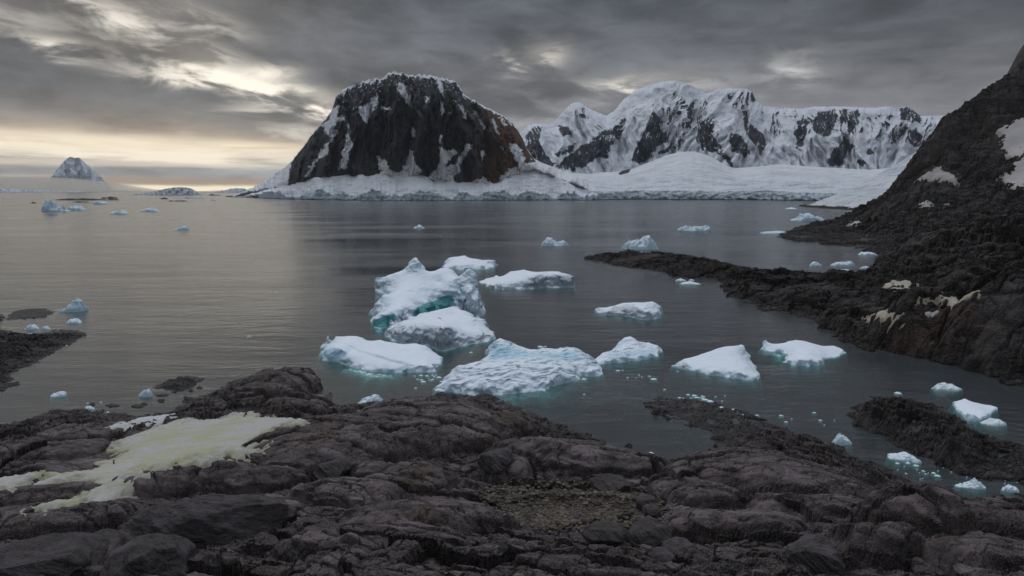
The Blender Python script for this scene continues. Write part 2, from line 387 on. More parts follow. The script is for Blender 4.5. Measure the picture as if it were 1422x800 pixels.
def land(name, outline, ctrl, mat, urange, drange, nr, nc, size, amp, seed, domes=(), rim=0.9, depth=6.0, ang=0.35, jitter=1.0, lam=0.0, fine=True, pil=(), terr=None):
    """rocky land as one heightfield sheet: outline = its waterline, ctrl = (px, py, z) or (px, py, ('d', depth)) on its surface.
    size/amp = the blocks the rock is broken into, in metres"""
    ox, oy = sea([p[0] for p in outline], [p[1] for p in outline]); OUT = np.stack([ox, oy], -1)
    C = []
    for p in ctrl:
        if isinstance(p[2], tuple):
            u, e = ray(p[0], p[1]); d = p[2][1]; C.append((u * d, d, CAM_Z + e * d))
        else:
            x, y = sea(p[0], p[1], p[2]); C.append((float(x), float(y), p[2]))
    # waterline points, dense
    S = []
    for k in range(len(OUT)):
        a, b = OUT[k], OUT[(k + 1) % len(OUT)]
        for s in (0.0, 0.5): S.append(a + (b - a) * s)
    P = np.array([(c[0], c[1]) for c in C] + [tuple(s) for s in S]); Vz = np.array([c[2] for c in C] + [0.0] * len(S))
    us = np.linspace(urange[0], urange[1], nc); ds = np.exp(np.linspace(math.log(drange[0]), math.log(drange[1]), nr))
    U, D = np.meshgrid(us, ds); X = (U * D).ravel(); Y = D.ravel()
    Q = np.stack([X, Y], -1)
    Qj = Q + jitter * size * 0.6 * np.stack([fbm(X / size, Y / size, seed + 3, 4), fbm(X / size, Y / size, seed + 4, 4)], -1)
    sd = poly_sd(OUT, Qj)
    kc = 5 if nr > 300 else 1
    cu = np.linspace(us[0], us[-1], nc // kc); cd = np.linspace(math.log(ds[0]), math.log(ds[-1]), nr // kc)
    CU, CD = np.meshgrid(cu, cd)
    cz = rbf(warp(P[:, 0], P[:, 1]), Vz, np.stack([CU.ravel(), CD.ravel()], -1), lam).reshape(len(cd), len(cu))
    cz = np.stack([np.interp(us, cu, rw) for rw in cz]); base = np.stack([np.interp(np.log(ds), cd, cz[:, k]) for k in range(nc)], 1).ravel()
    base0 = base.copy()
    infl = np.zeros(len(X))
    dome = np.zeros(len(X)); seam = np.zeros(len(X)); quiet = np.zeros(len(X))
    for (cx, cy, z0, rx, ry, h, rot, pw) in domes:
        dx0, dy0 = sea(cx, cy, z0)
        a = rx * math.hypot(dy0, CAM_Z - z0) / FPX
        nb_ = np.flatnonzero(np.hypot(X - dx0, Y - dy0) < 1.6 * max(a, ry))
        XA, YA = X, Y; X, Y = X[nb_], Y[nb_]
        xx = X - dx0 + 0.10 * a * fbm(X / a * 2, Y / a * 2, seed + 61, 3); yy = Y - dy0 + 0.10 * ry * fbm(X / a * 2, Y / a * 2, seed + 62, 3)
        c, s = math.cos(rot), math.sin(rot)
        r = (np.abs((xx * c + yy * s) / a) ** pw + np.abs((-xx * s + yy * c) / ry) ** pw) ** (1 / pw)
        b = (1.45 if h > 0 else 1.2) * h * np.clip(1 - r ** 3.4, 0, 1) ** 0.62
        X, Y = XA, YA
        seam[nb_] = np.maximum(seam[nb_], sstep(0.14, 0.0, np.abs(r - 0.99)) * (h > 0.3))
        if 0 < h < 0.1: quiet[nb_] = np.maximum(quiet[nb_], sstep(1.05, 0.7, r))
        infl[nb_] = np.maximum(infl[nb_], sstep(1.02, 0.8, r) * (h > 0))
        dome[nb_] = np.maximum(dome[nb_], b) if h > 0 else dome[nb_] + b
    seam = seam * (1 - sstep(0.3, 1.2, dome)); base = base + dome - 0.45 * seam * min(1.0, amp)
    rise = np.clip(sd / (rim * size), 0, 1)
    ins = np.where(sd > 0, np.maximum(base, 0.12) * (1 - (1 - rise) ** 2) + 0.02, -np.minimum(depth, 0.9 * -sd))
    gd, gu = np.gradient(ins.reshape(nr, nc)); gs = np.hypot(gd / np.gradient(D, axis=0), gu / np.maximum(np.gradient(X.reshape(nr, nc), axis=1), 1e-6)).ravel()
    flat = 1 / (1 + (1.1 * gs) ** 2)
    h1, c1 = blocky(X, Y, size, seed, 2.2, ang); h2, c2 = blocky(X, Y, size * 0.42, seed + 20, 1.8, ang + 0.2)
    h3, c3 = blocky(X, Y, size * 0.16, seed + 40, 1.7, ang - 0.15)
    big = fbm(X / (size * 4), Y / (size * 4), seed + 70, 4)
    calm = 1 - 0.62 * infl
    w = sstep(-2.0, 1.0, sd / size * 2) * np.clip(0.35 + base / (amp * 3), 0.35, 1)
    det = amp * ((0.85 * h1 - 0.30 * (1 - c1)) * calm + (0.40 * h2 - 0.22 * (1 - c2)) * (0.22 + 0.78 * calm) + 0.5 * big * (0.4 + 0.6 * calm))
    h0, c0 = blocky(X, Y, size * 1.9, seed + 44, 2.6, ang + 0.12)
    det = det + amp * (0.95 * h0 - 0.35 * (1 - c0))
    if fine: det = det + flat * amp * (0.16 * h3 - 0.09 * (1 - c3) + 0.06 * fbm(X / size * 5, Y / size * 5, seed + 80, 4)) * (0.4 + 0.6 * calm)
    shore = sstep(5.5, 2.5, base) * (1 - infl)
    hs, cs = blocky(X, Y, size * 0.30, seed + 47, 1.5, ang + 0.5); hs2, cs2 = blocky(X, Y, size * 0.12, seed + 48, 1.4, ang - 0.5)
    det = det + flat * shore * amp * (0.45 + 0.75 * hs + 0.30 * hs2 - 0.25 * (1 - cs)); c3 = np.minimum(c3, 1 - 0.8 * shore * (1 - cs))
    # long joints across the whalebacks
    jn = np.abs(fbm((X * math.cos(ang) + Y * math.sin(ang)) / (size * 5), (-X * math.sin(ang) + Y * math.cos(ang)) / (size * 1.3), seed + 55, 3))
    jl = sstep(0.05, 0.0, jn)
    det = det - amp * 0.30 * jl
    det = det * (1 - 0.8 * quiet)
    Z = ins + det * w
    pc = np.zeros(len(X))
    for i, (ps, pa) in enumerate(pil):
        c_, s_ = math.cos(ang + 0.1 * i), math.sin(ang + 0.1 * i)
        wx = X + 0.45 * ps * fbm(X / ps * 0.8, Y / ps * 0.8, seed + 130 + 9 * i, 4); wy = Y + 0.45 * ps * fbm(X / ps * 0.8, Y / ps * 0.8, seed + 134 + 9 * i, 4)
        f1, f2, q0, q1, q2, ddx, ddy = voro((wx * c_ + wy * s_) / (ps * 1.9), (-wx * s_ + wy * c_) / ps, seed + 140 + 9 * i)
        e_ = f2 - f1
        k_ = (1 - 0.6 * infl) if i == 0 else sstep(-0.35, 0.25, fbm(X / ps / 5, Y / ps / 5, seed + 150 + i, 3)) * (1 - 0.45 * infl)
        Z = Z + w * (1 - 0.8 * quiet) * k_ * np.minimum(pa, 0.2 * pa + 0.55 * np.maximum(ins, 0)) * (np.clip(e_, 0, 0.7) ** 0.55 - 0.45 + 0.7 * (q0 - 0.5) + 0.5 * ((q1 - .5) * ddx + (q2 - .5) * ddy))
        pc = np.maximum(pc, k_ * sstep(0.10, 0.0, e_))
    if terr:
        st_, am_ = terr
        q = (Z + 0.16 * X + 0.07 * Y) / st_ + 1.1 * fbm(X / st_ / 9, Y / st_ / 9, seed + 160, 4)
        fr_ = q - np.floor(q); kk = w * np.clip(Z / st_, 0, 1) * (0.35 + 0.65 * calm) * sstep(-0.5, 0.3, fbm(X / st_ / 14, Y / st_ / 14, seed + 165, 3))
        Z = Z + kk * am_ * st_ * (sstep(0.45, 0.8, fr_) - fr_)
    crack = np.clip(0.9 * (1 - c0) + pc + 0.8 * seam + (1 - c1) * 0.8 * calm + (1 - c2) * 0.75 * (0.25 + 0.75 * calm) + 0.8 * jl + (1 - c3) * 0.25, 0, 1) * (0.25 + 0.75 * flat)  # real joints, plus seam: crease shade painted round the domes
    keep = sd > -depth / 0.85
    V = np.stack([X, Y, Z], -1); F = grid_faces(nr, nc, keep)
    V, F, A = compact(V, F, {"crack": crack, "clean": np.clip(infl + (0.35 if size > 5 else 0), 0, 1) if len(domes) else 0.55 + 0 * X})
    o = mesh_obj(name, V, F, mat, A, smooth=False)
    def height(x, y, smooth=True):   # bare ground level, for things laid on it
        x = np.atleast_1d(np.asarray(x, float)); y = np.atleast_1d(np.asarray(y, float))
        i = np.clip(np.searchsorted(ds, y) - 1, 0, nr - 2); j = np.clip(np.searchsorted(us, x / y) - 1, 0, nc - 2)
        G = Z.reshape(nr, nc)
        fi = np.clip((y - ds[i]) / (ds[i + 1] - ds[i]), 0, 1); fj = np.clip((x / y - us[j]) / (us[1] - us[0]), 0, 1)
        return (G[i, j] * (1 - fj) + G[i, j + 1] * fj) * (1 - fi) + (G[i + 1, j] * (1 - fj) + G[i + 1, j + 1] * fj) * fi
    def basez(x, y):
        b = rbf(warp(P[:, 0], P[:, 1]), Vz, warp(np.asarray(x), np.asarray(y)), lam)
        return b
    return o, height, basez


def hit(height, px, py, d0=15.0, d1=900.0):
    """first ground point on a sight line"""
    u, e = ray(px, py)
    d = np.exp(np.linspace(math.log(d0), math.log(d1), 3000))
    g = np.maximum(height(u * d, d), 0.0)
    k = np.argmax(CAM_Z + e * d < g)
    return float(u * d[k]), float(d[k]), float(g[k])


# foreground shore
fg_out = [(-420, 640), (-200, 612), (-60, 596), (0, 590), (60, 574), (120, 568), (160, 577), (200, 580), (250, 570), (262, 552), (305, 541), (335, 526), (372, 513), (410, 511), (436, 524), (446, 545),
          (462, 560), (470, 566), (540, 556), (620, 545), (690, 552), (742, 578), (785, 597), (850, 616), (905, 640), (935, 646), (985, 630), (1003, 618), (985, 600), (940, 585), (905, 568), (897, 556), (925, 550), (965, 552),
          (1010, 566), (1060, 581), (1110, 600), (1152, 617), (1182, 634), (1240, 652), (1290, 673), (1322, 692), (1300, 700), (1245, 697), (1225, 700), (1300, 712), (1340, 700), (1422, 692), (1560, 700), (1900, 760), (2300, 1200), (2600, 2600), (-1200, 2600), (-900, 1200)]
fg_ctrl = [(0, 640, 4), (60, 660, 5), (0, 690, 6.5), (0, 730, 11), (0, 770, 16), (0, 800, 19), (100, 610, 2.0), (200, 600, 2.2), (130, 640, 3.6), (250, 620, 3.4), (330, 590, 3.2), (400, 575, 3.0), (300, 640, 4.5), (200, 670, 5.2), (80, 710, 7.5),
           (300, 570, 2.2), (370, 530, 2.0), (400, 540, 2.2), (330, 550, 1.6), (430, 550, 1.2), (160, 600, 1.5), (90, 590, 1.6),
           (170, 700, 8.2), (300, 690, 8.5), (420, 680, 8.8), (350, 730, 14), (180, 750, 16), (280, 780, 18.5), (450, 770, 18.2), (600, 800, 22), (300, 800, 20.5), (500, 700, 10.5), (640, 700, 10.5), (560, 740, 15),
           (450, 610, 5.0), (560, 590, 4.6), (640, 580, 4.2), (400, 640, 6), (560, 640, 6.5), (680, 620, 4.6), (720, 600, 2.6), (800, 640, 5.0), (740, 650, 6.0), (880, 650, 4.6), (700, 670, 7.0), (800, 690, 8.4), (900, 690, 8.6), (720, 720, 11.5), (880, 720, 11.6), (800, 750, 16), (700, 780, 20), (850, 790, 21),
           (940, 660, 6.2), (1000, 645, 6.2), (1060, 650, 6.6), (1100, 670, 7.6), (1180, 690, 8.4), (1000, 700, 10.4), (1100, 720, 12.4), (1000, 760, 16.5), (1100, 790, 20), (960, 790, 20), (1240, 720, 12), (1240, 770, 18), (1330, 720, 9.5), (1422, 720, 10), (1422, 800, 20), (1330, 780, 18.5), (1300, 695, 4.0), (1380, 692, 3.2),
           (908, 558, 2.2), (925, 564, 3.2), (950, 567, 3.9), (990, 582, 4.4), (1040, 602, 4.6), (1100, 619, 4.2), (1150, 640, 3.0), (1210, 665, 2.4), (1270, 682, 1.5), (1050, 625, 3.8), (1120, 650, 3.6),
           (600, 900, 29), (0, 900, 27), (1422, 900, 29), (711, 1200, 35), (-300, 800, 18), (1700, 820, 19), (-300, 1500, 36), (1800, 1500, 36)]
# (px, py, ground z, half-width px, half-depth m, height m, turn, squareness)
fg_domes = [(455, 628, 5.2, 112, 12, 2.2, 0.25, 2.4), (590, 596, 4.4, 120, 12, 2.2, -0.05, 2.5), (660, 590, 4.0, 60, 8, 1.6, -0.3, 2.3), (718, 592, 2.6, 28, 4, 1.8, 0.2, 2.2),
            (800, 636, 4.6, 110, 6.5, 1.7, -0.25, 2.4), (880, 652, 4.8, 45, 4.5, 1.2, 0.1, 2.3), (705, 655, 6.2, 36, 3.5, 1.2, 0.1, 2.2),
            (285, 672, 6.6, 105, 5.5, 2.1, 0.12, 2.3), (222, 684, 6.9, 40, 3.2, 1.7, 0.3, 2.2), (370, 672, 7.2, 60, 4.5, 1.6, 0.05, 2.3),
            (110, 735, 11.5, 150, 5, 1.5, 0.15, 2.4), (250, 618, 3.6, 165, 11, 0.05, 0.0, 2.4), (170, 665, 5.0, 110, 5, 0.05, 0.0, 2.4), (30, 682, 6.2, 120, 3.2, 0.05, 0.0, 2.4), (480, 690, 9.4, 80, 4.5, 1.2, -0.3, 2.2), (560, 664, 7.8, 70, 4, 1.2, -0.2, 2.3),
            (600, 720, 12.6, 120, 4.5, 1.2, 0.05, 2.4), (520, 765, 17.6, 130, 4, 1.1, 0.2, 2.3),
            (1060, 668, 7.2, 140, 7.5, 1.6, -0.28, 2.6), (960, 690, 9.0, 50, 6, 1.3, 0.1, 2.8), (1010, 735, 13.6, 90, 4, 1.1, -0.2, 2.3), (1140, 715, 11.4, 90, 4, 1.0, -0.3, 2.3),
            (1270, 735, 13.4, 70, 3.6, 2.3, 0.5, 2.2), (1210, 770, 18, 60, 2.5, 1.4, 0.4, 2.2), (1370, 730, 12.0, 95, 4.5, 1.3, -0.2, 2.3), (1380, 790, 19, 90, 3, 1.0, 0.1, 2.3),
            (410, 525, 2.0, 40, 7, 1.8, 0.0, 2.2), (375, 540, 2.0, 55, 5, 0.7, 0.5, 2.2), (405, 562, 2.4, 36, 2.8, 1.0, 0.1, 2.2), (445, 562, 1.2, 18, 2.5, 1.1, 0.2, 2.2),
            (60, 625, 3.2, 80, 5, 0.9, 0.2, 2.3), (60, 690, 6.8, 80, 3.2, 0.9, 0.2, 2.3), (90, 655, 4.6, 60, 2.5, 0.5, 0.2, 2.3), (120, 600, 1.6, 60, 4, 0.7, 0.2, 2.3),
            (805, 700, 9.6, 115, 7, 0.05, 0.0, 2.4), (800, 708, 10.0, 110, 6, -1.1, 0.0, 2.4), (330, 755, 16.2, 110, 1.6, -1.6, 0.15, 2.2), (650, 675, 8.4, 22, 5, -0.9, 0.5, 2.2), (925, 668, 7.2, 9, 7, -1.6, 0.0, 2.2),
            (1110, 765, 17.5, 40, 3, -1.3, 0.6, 2.2), (760, 770, 18.6, 110, 2.5, -0.8, -0.2, 2.3)]
fg, fg_h, fg_b = land("rock_shore", fg_out, fg_ctrl, M["rock"], (-1.15, 1.15), (11, 185), 900, 1350, 3.4, 0.80, 11, fg_domes, rim=0.45, lam=0.002, ang=-0.35, pil=((7.0, 0.75), (2.4, 0.18)), terr=(1.1, 0.55))
tag(fg, "dark purple grey whaleback rocks of the near shore with a low spit", "rocky shore", kind="structure")

# right-hand headland: hill, raised bench and the long low spit
hd_out = [(813, 359), (850, 352), (905, 353), (960, 356), (1008, 366), (1060, 378), (1130, 381), (1185, 380), (1205, 374), (1222, 366), (1226, 356), (1210, 349), (1170, 343), (1120, 337), (1088, 331), (1086, 326), (1110, 316), (1150, 306), (1192, 301),
          (1260, 300), (1400, 297), (1700, 297), (2400, 320), (2800, 480), (2300, 700), (1800, 590), (1560, 566), (1422, 541), (1380, 525), (1330, 508), (1262, 493), (1205, 483), (1172, 472), (1162, 462), (1130, 448), (1100, 436), (1050, 426), (1015, 412), (1003, 400), (990, 390), (940, 383), (880, 373), (845, 366)]
hd_ctrl = [(850, 356, 1.5), (900, 358, 2.6), (960, 362, 2.6), (930, 372, 1.8), (985, 372, 2.6), (1005, 383, 2.8), (1020, 378, 3.0), (1035, 395, 3.4), (1030, 408, 2.6), (1060, 392, 4.0), (1120, 400, 4.2), (1100, 420, 3.6), (1180, 400, 5.0), (1180, 440, 4.6), (1210, 430, 6), (1240, 385, 6.5),
           (1250, 400, 7), (1300, 390, 9.5), (1330, 410, 9.5), (1300, 430, 8.8), (1250, 450, 6.6), (1350, 440, 10.0), (1422, 440, 12), (1300, 470, 6.0), (1380, 480, 8.5), (1422, 500, 8.5), (1340, 490, 5.0),
           (1260, 360, 9.0), (1310, 350, 14), (1360, 340, 18), (1422, 340, 20), (1260, 345, 11.0), (1300, 330, 17.5), (1350, 312, 25), (1422, 300, 30), (1422, 380, 17),
           (1120, 322, ('d', 545)), (1160, 316, ('d', 545)), (1200, 314, ('d', 520)), (1180, 330, ('d', 495)), (1230, 335, ('d', 455)), (1210, 300, ('d', 560)), (1230, 320, ('d', 490)),
           (1216, 280, ('d', 585)), (1236, 262, ('d', 590)), (1247, 244, ('d', 592)), (1266, 219, ('d', 596)), (1290, 190, ('d', 600)), (1311, 166, ('d', 604)), (1340, 140, ('d', 610)), (1370, 118, ('d', 615)), (1397, 106, ('d', 620)), (1422, 78, ('d', 625)), (1480, 40, ('d', 630)), (1600, 20, ('d', 640)),
           (1250, 290, ('d', 540)), (1280, 300, ('d', 500)), (1330, 280, ('d', 505)), (1290, 240, ('d', 560)), (1340, 220, ('d', 555)), (1400, 200, ('d', 550)), (1400, 260, ('d', 500)), (1350, 180, ('d', 582)), (1422, 150, ('d', 580)), (1500, 250, ('d', 500)), (1600, 200, ('d', 520)), (1422, 270, ('d', 470)), (1500, 320, ('d', 370)), (1340, 300, ('d', 455)), (1390, 290, ('d', 440)),
           (1700, 420, 12), (1600, 500, 8), (1900, 350, 30)]
hb = [(1290, 296, 620), (1350, 290, 700), (1450, 285, 760), (1600, 284, 800)]
for (px, py, d) in hb: hd_ctrl.append((px, py, ('d', d)))
hd, hd_h, hd_b = land("rock_headland", hd_out, hd_ctrl, M["rock_hill"], (0.10, 1.35), (105, 860), 920, 1050, 8.0, 3.0, 31,
                      [(1300, 450, 8, 60, 10, 1.5, 0.1, 2.4), (1380, 440, 11, 70, 14, 2.5, 0.1, 2.4), (1220, 410, 6, 60, 14, 1.2, 0.0, 2.4), (1280, 335, 14, 55, 18, 3.0, 0.3, 2.3), (1225, 350, 7, 22, 9, 3.2, 0.3, 2.3), (1100, 405, 3.6, 60, 14, 1.0, -0.1, 2.4), (900, 360, 2.4, 55, 10, 0.9, 0.0, 2.4)],
                      rim=0.45, depth=7, ang=0.25, lam=0.001, pil=((26, 5.5), (9, 2.6), (3.4, 0.8)), terr=(4.2, 0.7))
tag(hd, "steep dark rocky headland with a long low spit on the far right of the bay", "headland", kind="structure")

# skerries
skerries = [
    ("islet", [(-160, 470), (0, 457), (25, 462), (48, 466), (75, 458), (115, 459), (121, 466), (104, 476), (72, 490), (52, 503), (28, 512), (14, 520), (22, 535), (0, 545), (-120, 600)],
     [(20, 470, 1.6), (60, 472, 1.3), (90, 466, 0.9), (0, 500, 1.8), (20, 490, 1.4), (-60, 500, 2.5)], 2.4, 0.55, "low dark rock islet running in from the left with snow in its hollow", M["rock_dark"]),
    ("islet", [(9, 444), (16, 434), (36, 429), (64, 428), (74, 434), (60, 441), (38, 443)], [(36, 435, 2.0), (58, 434, 1.9), (22, 440, 1.2)], 1.6, 0.35, "small black double-humped rock beside the blue ice on the left", M["rock_dark"]),
    ("islet", [(-14, 446), (-8, 436), (3, 436), (7, 442), (2, 446)], [(-2, 441, 0.8)], 1.4, 0.3, "tiny black rock tip at the left picture edge", M["rock_dark"]),
    ("islet", [(214, 539), (232, 527), (262, 522), (284, 526), (268, 536), (250, 543), (232, 541)], [(240, 532, 0.9), (262, 528, 0.8)], 1.2, 0.22, "flat wet rock awash off the near left shore", M["rock_dark"]),
    ("islet", [(1178, 574), (1196, 560), (1228, 552), (1262, 556), (1300, 566), (1330, 581), (1352, 597), (1385, 607), (1422, 620), (1520, 650), (1560, 700), (1470, 690), (1422, 672), (1385, 668), (1340, 660), (1300, 643), (1262, 628), (1237, 618), (1222, 606), (1202, 598), (1188, 590)],
     [(1195, 576, 1.8), (1210, 578, 2.4), (1240, 574, 3.6), (1280, 585, 4.0), (1320, 606, 4.2), (1260, 605, 3.2), (1300, 625, 3.6), (1360, 634, 4.6), (1422, 645, 5.0), (1400, 658, 3.6), (1330, 650, 2.8), (1480, 665, 4.8)], 2.4, 1.0, "jagged brown black rock islet close to the right side shore", M["rock_dark"]),
]
isl = []
for k, (nm, out, ct, size, amp, lab, mt) in enumerate(skerries):
    u = [ray(p[0], p[1])[0] for p in out]; d = [sea(p[0], p[1])[1] for p in out]
    big = k in (0, 4)
    mu, Mu = min(u) - 0.05, max(u) + 0.05
    o, h, b = land(nm, out, ct, mt, (mu, Mu), (min(d) - 12, max(d) + 14), 420 if big else 150, 520 if big else 200, size, amp, 200 + 37 * k, rim=0.75, depth=5, ang=0.2, jitter=0.8, pil=((size * 1.8, amp * 1.3), (size * 0.6, amp * 0.4)), terr=(amp, 0.5))
    tag(o, lab, "islet"); isl.append(h)
# drying rocks between the islet and the snow patch
for k, (x0, x1, y0, y1) in enumerate([(212, 236, 547, 551), (146, 166, 561, 566), (182, 200, 562, 567), (195, 205, 559, 564), (218, 230, 554, 560), (240, 246, 543, 547), (255, 262, 550, 554), (272, 282, 536, 541), (125, 133, 559, 565), (262, 268, 541, 545)]):
    cx, cy = (x0 + x1) / 2, (y0 + y1) / 2; rx, ry = (x1 - x0) / 2, (y1 - y0) / 2
    out = [(cx + rx * math.cos(a) * (0.8 + 0.3 * random.random()), cy + ry * math.sin(a) * (0.8 + 0.3 * random.random())) for a in np.linspace(0, 2 * math.pi, 11)[:-1]]
    u = [ray(*p)[0] for p in out]; d = [sea(*p)[1] for p in out]
    o, h, b = land("shore_rock", out, [(cx, cy, 0.35)], M["rock_dark"], (min(u) - .012, max(u) + .012), (min(d) - 3, max(d) + 3), 50, 70, 0.6, 0.14, 400 + 11 * k, rim=0.6, depth=1.4, jitter=0.7)
    tag(o, "little black rock just breaking the water off the near left shore", "rock", "little rocks awash off the left shore")


# ------------------------------------------------------------------ mountains
def curve(pts):
    u, e = ray([p[0] for p in pts], [p[1] for p in pts])
    i = np.argsort(u); return u[i], e[i]


def zc(pts, sx, ox, oy): return [(p[0] / sx + ox, p[1] / sx + oy) for p in pts]


def poly_mask(polys, px, py, soft):
    m = np.zeros(px.shape)
    Q = np.stack([px.ravel(), py.ravel()], -1)
    for P in polys:
        w = 1.0
        if isinstance(P, tuple): w, P = P
        P = np.asarray(P, float)
        b = (Q[:, 0] > P[:, 0].min() - 8) & (Q[:, 0] < P[:, 0].max() + 8) & (Q[:, 1] > P[:, 1].min() - 8) & (Q[:, 1] < P[:, 1].max() + 8)
        if b.any():
            v = np.zeros(len(Q)); v[b] = w * np.clip(0.5 + poly_sd(P, Q[b]) / soft, 0, 1)
            m = np.maximum(m, v.reshape(px.shape))
    return m


# --- the dark cliff mountain across the bay
sky_m = [(322, 272.5), (330, 270), (338, 267), (345, 263.5), (358, 256.5), (374, 247), (388, 238), (400, 229), (406, 222), (416, 210), (430, 191), (439, 180), (452, 165), (461, 153), (466, 134), (475, 125), (490, 118), (500, 114), (508, 112), (520, 109), (530, 110), (539, 101), (548, 99), (557, 102), (569, 104), (578, 105), (587, 103), (596, 105), (605, 106),
         (614, 109), (620, 110), (632, 112), (638, 119), (644, 131), (652, 136), (663, 142), (674, 148), (684, 153), (694, 158), (702, 162), (710, 169), (717, 177), (726, 192), (732, 207), (740, 219), (752, 226), (775, 234), (800, 244), (830, 262)]
base_m = [(326, 275), (345, 270), (372, 263), (400, 257), (415, 254), (433, 248), (455, 246), (481, 243), (508, 245), (523, 242), (554, 246), (587, 243), (602, 252), (632, 252), (647, 254), (687, 254), (702, 247), (726, 240), (740, 236), (775, 246), (830, 270)]
shore_m = [(320, 273.8), (345, 274.3), (385, 276), (430, 277.5), (500, 278.3), (600, 278.6), (735, 278.3), (840, 278)]
su, se = curve(sky_m); bu, be = curve(base_m); hu, he = curve(shore_m)
NC, = (900,)
U = np.linspace(su[0], su[-1], NC)
eS = np.interp(U, su, se) + (0.0012 + 0.0011 * sstep(-0.30, -0.24, U) * sstep(-0.06, -0.10, U)) * fbm(U * 150, U * 0 + 3, 5, 6, 0.62)
eB = np.interp(U, bu, be) + 0.002 * fbm(U * 60, U * 0, 9, 3); eH = np.interp(U, hu, he)
yS = -CAM_Z / eH + 12 * fbm(U * 45, U * 0 + 1, 2, 4)
yB = yS + 170; yR = yS + 480
zB = CAM_Z + eB * yB; zR = np.maximum(CAM_Z + eS * yR, 4); zB = np.clip(zB, 3, zR - 0.5)
zC = np.clip(25 + 17 * fbm(U * 23, U * 0 + 7, 21, 7, 0.68), 5, 60); zC = np.minimum(zC, zB * 0.75)
rows = []
for s in np.linspace(0, 1, 16): rows.append((yS + 14 * s ** 1.6, -6 + (zC + 6) * s, 0 * U + 0.0, 'ice'))
for s in np.linspace(0.02, 1, 60): rows.append((yS + 14 + (yB - yS - 14) * s, zC + (zB - zC) * (s ** 1.25), 0 * U + 0.0, 'apron'))
for s in np.linspace(0.004, 1, 300): rows.append((yB + (yR - yB) * (0.86 * s ** 1.12 + 0.14 * s ** 5), zB + (zR - zB) * s, 0 * U + s, 'cliff'))
for s in np.linspace(0.02, 1, 26): rows.append((yR + 900 * s, zR * (1 - s) - 12 * s - 10 * s * (1 - s), 0 * U + 1 - s, 'back'))
Y = np.array([r[0] for r in rows]); Z = np.array([r[1] for r in rows]); S = np.array([r[2] for r in rows]); K = np.array([r[3] for r in rows])
cl = (K == 'cliff')[:, None] * np.ones((1, NC)); ap = (K == 'apron')[:, None] * np.ones((1, NC)); ic = (K == 'ice')[:, None] * np.ones((1, NC)); bk = (K == 'back')[:, None] * np.ones((1, NC))
UU = np.broadcast_to(U, Y.shape); XM = UU * 2450
lean = XM + 0.22 * Z * np.sign(XM + 300) * 0.6 + 18 * fbm(XM / 70, Z / 120, 81, 3)
env = cl * np.sin(np.pi * np.clip(S, 0, 1)) ** 0.55
r1 = ridged(lean / 135, Z / 900, 41, 2, 0.5); r2 = ridged(lean / 52, Z / 260, 44, 4, 0.55); r3 = fbm(XM / 16, Z / 24, 47, 5, 0.6)
Y = Y + env * (-165 * (r1 - 0.55) - 60 * (r2 - 0.5) - 95 * (0.5 - np.abs(perlin(lean / 62, Z / 420, 94))) - 42 * (0.5 - np.abs(perlin(lean / 24, Z / 150, 95))) + 9 * r3)
Y = Y + (ap * 6 + ic * 4) * fbm(XM / 40, Z / 12 + S * 3, 49, 4) + ic * 9 * (voro(XM / 22, Z / 20, 88)[2] - 0.5)
Z = Z + ap * 5 * fbm(XM / 60, Y / 40, 51, 4) * np.clip(Z / 20, 0, 1) + bk * 8 * fbm(XM / 60, Y / 80, 52, 3)
px, py = to_px(UU * Y, Y, Z)
jx = 2.0 * fbm(XM / 22, Z / 22, 61, 4); jy = 2.4 * fbm(XM / 22, Z / 22, 66, 4)
